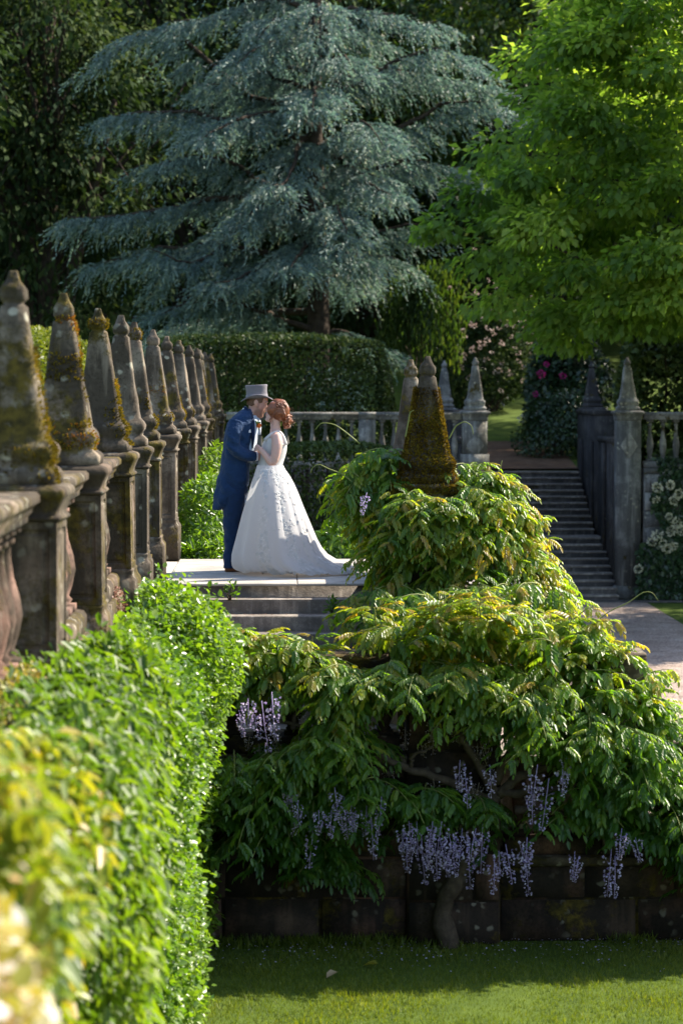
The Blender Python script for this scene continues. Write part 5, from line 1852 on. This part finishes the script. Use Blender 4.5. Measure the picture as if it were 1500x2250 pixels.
# shirt collar and cravat
nb = path([(545, 908, 0), (550, 899, 0)], GY)
ax = norm(nb[1] - nb[0]); sx = norm(np.cross([0, 1, 0], ax))
rs = []
for k, (hh, rd) in enumerate(((-.03, .086), (.0, .078), (.025, .073), (.026, .066), (-.02, .066))):
    a = np.linspace(0, 2 * np.pi, 24, endpoint=False)
    tilt = .45
    rs.append(nb[0] + np.array([.012, 0, .005]) + ax * hh + rd * (np.cos(a)[:, None] * norm(sx * 1.0 - ax * 0.25) + np.sin(a)[:, None] * np.array([0, 1, 0])))
MB().rings(rs, cap=False).build('shirt_collar', M['shirt'], G, True)
mb = MB(); mb.tube(path([(563, 915, 0), (567, 925, 0), (568, 940, 0), (567, 955, 0)], GY), [.02, .028, .03, .03], 10, flat=1.4); mb.build('cravat', M['waist'], G, True)
for E in (NE, FE):
    e = np.array(E[-1], float)
    mb = MB(); mb.tube(path([(557, e[1] + .5, e[2]), (567, e[1], e[2] + .0)], GY), [.047, .044], 16); mb.build('shirt_cuff', M['shirt'], G, True)
# pocket square, buttonhole
mb = MB(); c = at(549, 948, GY - .216); mb.add([c + [-.012, 0, -.012], c + [.012, -.004, -.012], c + [.006, -.006, .022], c + [-.008, -.004, .012]], np.array([(0, 1, 2, 3)])); mb.build('pocket_square', M['shirt'], G)
mb = MB()
fc = at(569, 935, GY - .08)
for k in range(26):
    d = rand_dirs(1)[0]
    mb.ball(fc + d * .018, (.011, .011, .009), 6, 5)
mb.build('buttonhole_flower', M['orange'], G, True)
mb = MB()
for k in range(9):
    d = rand_dirs(1)[0] * [1, 1, .8] + [-.2, 0, .5]
    c = fc + np.array([-.012, 0, .022])
    mb.tube([c, c + d * .02, c + d * .04], [.004, .012, .002], 5, flat=.3)
mb.tube([fc, fc + [-.006, 0, -.05]], .004, 5)
mb.build('buttonhole_sprig', M['green'], G, True)

# trousers
mb = MB()
for (E, k) in ((-.08, 513), (.09, 521)):
    q, rr = smooth_path(path([(k - 2, 1055, E * .8), (k, 1100, E), (k - 2, 1150, E), (k - 4, 1200, E), (k - 5, 1235, E), (k - 4, 1248, E)], GY), [.12, .112, .095, .085, .08, .083], 20)
    mb.tube(q, rr, 16)
mb.rings([ringH(a, b, c, .165, GY, 24) for a, b, c in ((1010, 494, 548), (1045, 490, 547), (1075, 490, 545), (1095, 494, 540))])
union('trousers', mb, .011, 4, M['navy_t'], G, lambda co: (co + np.stack([np.sin(co[:, 2] * 38 + co[:, 1] * 20 + 2 * np.sin(co[:, 0] * 30)) * .006 + np.sin(co[:, 2] * 13) * .006, 0 * co[:, 0], 0 * co[:, 0]], 1), np.full(len(co), .5)))


def shoe(x0, x1, dyy, name='shoe'):
    mb = MB()
    secs = [(0.0, .030, .055), (.06, .042, .088), (.2, .045, .098), (.4, .043, .088), (.6, .050, .062), (.8, .048, .05), (.94, .032, .036), (1.0, .012, .018)]
    a_, b_ = at(x0, 1250, GY + dyy), at(x1, 1250, GY + dyy)
    rs = []
    for t, hw, hh in secs:
        x = a_[0] + (b_[0] - a_[0]) * t
        an = np.linspace(0, 2 * np.pi, 14, endpoint=False)
        zz = np.clip(hh * (.45 + .6 * np.sin(an)), 0, None)
        rs.append(np.stack([np.full(14, x), GY + dyy + hw * np.cos(an), PLAT + .004 + zz], 1))
    return mb.rings(rs).build(name, M['leather'], G, True)


shoe(494, 555, -.08)
shoe(502, 562, .10)

# top hat
hc = GP(-.004, 0, .062)
tl = R(-3)
hu = np.array([math.sin(tl), 0, math.cos(tl)]); hx = np.array([math.cos(tl), 0, -math.sin(tl)]); hy = np.array([0, 1.0, 0])
hc = np.array(at(564.5, 874, GY))
a = np.linspace(0, 2 * np.pi, 36, endpoint=False)
ca, sa = np.cos(a)[:, None], np.sin(a)[:, None]
mb = MB()
mb.rings([hc + hu * h + hx * ca * rx + hy * sa * ry for h, rx, ry in ((-.005, .112, .093), (.02, .110, .0915), (.06, .108, .090), (.10, .110, .092), (.122, .115, .096), (.131, .114, .095), (.134, .108, .09))])
ht = mb.build('top_hat', M['hat'], G, True)
rs = []
for rx, ry, th in ((.106, .088, .004), (.14, .116, .006), (.165, .136, .004), (.168, .139, -.002), (.164, .135, -.008), (.14, .115, -.006), (.106, .088, -.006)):
    k = (rx - .106) / .062
    curl = k ** 1.5 * (.034 * (sa ** 2) - .030 * (ca ** 2))
    rs.append(hc + hu * (th + curl) + hx * ca * rx + hy * sa * ry)
mb = MB(); mb.rings(rs, cap=False); mb.build('brim', M['hat'], ht, True)
mb = MB(); mb.rings([hc + hu * h + hx * ca * rx + hy * sa * ry for h, rx, ry in ((.006, .1125, .0935), (.012, .1135, .0945), (.034, .1125, .0935), (.036, .110, .091))], cap=False); mb.build('hat_band', M['band'], ht, True)

# ---- bride
bb = at(612, 1256, BY); bb[2] = PLAT
B = thing('person', bb, 'red haired woman in sleeveless white lace wedding gown with long train', 'person', 'the wedding couple')
mb = MB()
BO = at(606.5, 905, BY)
BP, bf, bu, bs_ = head(mb, BO, (-math.cos(R(14)), 0, math.sin(R(14))), .97, HS, NOSE)
q, rr = smooth_path(path([(606, 955, 0), (605, 940, 0), (605, 925, 0), (606, 912, 0)], BY), [.066, .052, .05, .052])
mb.tube(q, rr, 16)
body = [(944, 599, 616, .075), (949, 595, 620, .12), (954, 591, 623, .152), (960, 588, 625, .165), (975, 579, 627, .15), (990, 576, 627, .14), (1005, 573, 622, .125), (1020, 570, 618, .12), (1040, 562, 625, .14), (1100, 560, 640, .14)]
mb.rings([ringH(a, b, c, d, BY, 28) for a, b, c, d in body])
BE = [(607, 957, -.15), (610, 975, -.19), (606, 1000, -.205), (599, 1022, -.20), (588, 1006, -.19), (575, 990, -.17), (570, 985, -.16)]
BF = [(607, 957, .15), (610, 978, .19), (606, 1000, .20), (598, 1018, .18), (586, 1002, .13), (575, 990, .08), (571, 986, .06)]
RA = [.056, .057, .049, .043, .038, .028, .025]
for E in (BE, BF):
    q, rr = smooth_path(path(E, BY), RA, 18)
    mb.tube(q, rr, 12)
for e in (-.07, .07):
    mb.tube(path([(603, 1080, e), (605, 1160, e), (606, 1250, e)], BY), [.07, .05, .035], 10)
hand(mb, at(571, 986, BY - .16), at(562, 981, BY - .11), (0.2, .6, -.7), .9, (0.2, .6, .8), .0085)
hand(mb, at(571, 986, BY + .06), at(562, 983, BY + .05), (0.2, .1, -.9), .9, (0, 1, .2), .0085)


def bpost(co):
    d = co - BO
    x, h, y = d @ bf / .97, d @ bu / .97, d[:, 1] / .97
    lips = np.exp(-((h + .052) / .012) ** 2) * np.exp(-(y / .022) ** 2) * (x > .075)
    return co, np.clip(lips, 0, 1)


union('body', mb, .0075, 3, M['skin_b'], B, bpost)
for sg in (-1, 1):
    q = np.array([BP(.079 + .006 * math.sin(u * 3.14), sg * (.018 + .03 * u), .022 - .004 * math.sin(u * 3.14)) for u in np.linspace(0, 1, 7)])
    MB().tube(q, .003, 5).build('eyelashes', M['lidline'], B, True)
# hair: a swept cap of locks gathered in a low curled bun
hm = MB()
hcen = at(611.5, 903.5, BY)
hm.ball(hcen, (.110, .090, .108), 20, 14)
hm.ball(at(601.5, 899.5, BY - .05), (.074, .043, .078), 16, 10)
hm.ball(at(601.5, 899.5, BY + .05), (.074, .043, .078), 16, 10)
bun = at(630.5, 923.5, BY)
lk = np.random.default_rng(12)
for k in range(150):
    ph = lk.uniform(-1.75, 1.75)               # around the head, 0 = crown
    st = BP(.062 - .035 * abs(ph) + lk.normal() * .006, math.sin(ph) * .074, .04 + math.cos(ph) * .072)
    if abs(ph) > 1.2: st = BP(.035 + lk.normal() * .012, math.copysign(.078, ph), -.005 + lk.normal() * .025)
    mid = hcen + np.array([.045 + .02 * lk.normal(), math.sin(ph) * .099, math.cos(ph) * .106 + .0])
    bk = bun + np.array([-.035 + lk.normal() * .012, math.sin(ph) * .045, .02 + math.cos(ph) * .03])
    pts, rr = smooth_path([st, (st + mid) / 2 + norm(mid - hcen) * .018, mid, (mid + bk) / 2 + norm((mid + bk) / 2 - hcen) * .02, bk], [.004, .0075, .008, .0075, .006], 12)
    # keep every lock on the surface of the head
    v_ = (pts - hcen) / np.array([.110, .090, .108]); ln = np.linalg.norm(v_, axis=1)
    pts = np.where((ln < 1.02)[:, None], hcen + v_ / ln[:, None] * 1.02 * np.array([.110, .090, .108]), pts)
    hm.tube(pts, rr, 6)
hr = hm.build('hair', M['redhair'], B, True)
bm_ = MB()
bm_.ball(bun, (.044, .06, .080), 12, 9)
for k in range(46):
    c = bun + rand_dirs(1, lk)[0] * np.array([.037, .055, .076])
    a0 = lk.uniform(0, 6.28)
    ax1, ax2 = rand_dirs(1, lk)[0], rand_dirs(1, lk)[0]
    th = np.linspace(0, 4.6, 10)
    pts = c + np.outer(np.cos(th + a0), ax1) * .020 + np.outer(np.sin(th + a0), ax2) * .020
    bm_.tube(pts, np.linspace(.007, .003, 10), 6)
bm_.build('bun', M['redhair'], hr, True)
mb = MB()
for k in range(9):
    s0 = BP(.038 + lk.normal() * .008, -.08 + lk.normal() * .004, -.02)
    th = np.linspace(0, 1, 10)
    pts = s0 + np.stack([.012 * np.sin(th * 7 + k) - .005 * k * th * .4, -.006 + .006 * np.cos(th * 7 + k), -(.05 + .009 * k) * th], 1)
    mb.tube(pts, np.linspace(.0035, .0015, 10), 5)
for k in range(40):
    d = rand_dirs(1, lk)[0]
    s0 = (bun if k % 2 else hcen) + d * (np.array([.035, .05, .064]) if k % 2 else np.array([.108, .088, .10]))
    mb.tube([s0, s0 + d * .014 + [.01, 0, .006], s0 + d * .022 + [.03, 0, .0]], [.0011, .0009, .0006], 4)
mb.build('loose_strands', M['redhair'], hr, True)['kind'] = 'stuff'

# gown
gown = thing('gown', (0, 0, 0), None, None); gown.parent = B
for k_ in ('label', 'category'):
    if k_ in gown: del gown[k_]
mb = MB()
bod = [(962, 583, 627, .162), (968, 580, 629, .165), (976, 576, 630.5, .163), (990, 573.5, 630, .152), (1005, 571, 626, .138), (1020, 567, 621, .132), (1030, 565, 622, .138)]
mb.rings([ringH(a, b, c, d, BY, 36) for a, b, c, d in bod], cap=False)
for sg in (-1, 1):
    q, rr = smooth_path(path([(582, 968, sg * .11), (593, 956, sg * .115), (603, 949.5, sg * .105), (613, 948, sg * .10), (618, 953, sg * .10), (622, 963, sg * .10), (625, 978, sg * .09)], BY), [.022, .017, .014, .014, .018, .026, .034], 18)
    mb.tube(q, rr, 10, flat=.6)
mb.rings([ringH(a, b, c, d, BY, 24) for a, b, c, d in ((957, 608, 622, .085), (965, 604, 626, .12), (976, 600, 630.5, .14))], cap=False)
mb.build('bodice', M['satin'], gown, True)

sk = [(1022, 565, 622, .137), (1032, 562, 627, .165), (1045, 558, 636, .215), (1062, 552, 645, .275), (1085, 545, 655, .335), (1110, 538, 664, .39), (1135, 531, 674, .435), (1160, 525, 684, .475), (1185, 519, 694, .51), (1205, 514, 704, .535), (1220, 511, 716, .555), (1232, 511, 735, .57), (1241, 513, 757, .585), (1248, 515, 775, .595), (1253, 518, 784, .60), (1256, 521, 787, .60)]
NA = 160
rs = []
tt = []
ang = np.linspace(0, 2 * np.pi, NA, endpoint=False)
for i, (py, xl, xr, hw) in enumerate(sk):
    t_ = i / (len(sk) - 1)
    amp = .008 + .10 * t_ ** 1.0
    mod = lambda a: 1 + amp * (1.1 * (np.abs(np.sin(a * 6.5 + 1.2 * np.sin(a * 2 + 1) + .5 * t_)) ** .8 - .66) + .6 * (np.sin(a * 13 + .8 * np.sin(a * 3 + t_) + t_ * .8) * .55 + np.sin(a * 6 - 1.3 * t_) * .5 + .25 * np.sin(a * 29 + 3 * t_) * t_))
    p = ringH(py, xl, xr, hw, BY - .16, NA, 0, 2.0, mod)
    low_ = max(0, (i - 8) / 7)
    p[:, 2] = np.maximum(p[:, 2] + .02 * low_ * (1 - low_) * 3 * np.sin(ang * 9 + 1), PLAT + .006)
    if i >= len(sk) - 3:
        sc_ = np.abs(np.sin(ang * 6.5 + 1.2 * np.sin(ang * 2 + 1) + .5))
        front = np.clip(np.cos(ang - R(235)), 0, 1)
        p[:, 2] += front * .035 * sc_ * (i - len(sk) + 4) / 3
        p[:, :2] = p.mean(0)[:2] + (p[:, :2] - p.mean(0)[:2]) * (1 - .02 * front * sc_ * (i - len(sk) + 4))[:, None]
    # the hem lifts in scallops at the front
    rs.append(p)
    deg = np.degrees(ang)
    band = np.exp(-((deg - 285 - 12 * t_) / 9) ** 2) * (t_ < .85) + np.exp(-((deg - 252) / 10) ** 2) * (t_ < .8) + np.exp(-((deg - 320 - 8 * t_) / 8) ** 2) * (t_ > .05) * (t_ < .75) + (t_ < .12) * 1.0 + np.exp(-((t_ - .93) / .06) ** 2) * 1.0
    tt.append(np.clip(band, 0, 1))
m2 = MB()
m2.rings(rs, np.concatenate(tt), cap=False)
so = m2.build('skirt', M['dress'], gown, True)
# raised lace flowers sewn on the skirt
lc = MB()
lr = np.random.default_rng(5)
RS_ = np.array(rs)
for k in range(330):
    i = lr.integers(1, 14)
    which = lr.uniform()
    t_ = i / (len(sk) - 1)
    dg = (285 + 12 * t_ if which < .36 else (252 if which < .6 else (318 + 8 * t_ if which < .82 else lr.uniform(215, 350)))) + lr.normal() * 6
    if which >= .82: i = lr.integers(12, 15) if lr.uniform() < .6 else lr.integers(1, 3)
    j = int((dg % 360) / 360 * NA)
    c = RS_[i, j] + (RS_[i + 1, j] - RS_[i, j]) * lr.uniform()
    nn = norm(np.cross(RS_[i, (j + 1) % NA] - RS_[i, j], RS_[i + 1, j] - RS_[i, j]))
    if nn[1] > 0: nn = -nn
    for m_ in range(5):
        d = rand_dirs(1, lr)[0]; d = norm(d - nn * (d @ nn))
        v, f, _ = inst(LEAF_ROUND[0], LEAF_ROUND[1], (c + nn * .003)[None], frames(d[None], nn[None]), np.array([lr.uniform(.008, .028)]) * np.array([1, 1, .25]), np.array([1.]))
        lc.add(v, f, 1.0)
lo_ = lc.build('lace_flowers', M['satin'], gown)
lo_['kind'] = 'stuff'
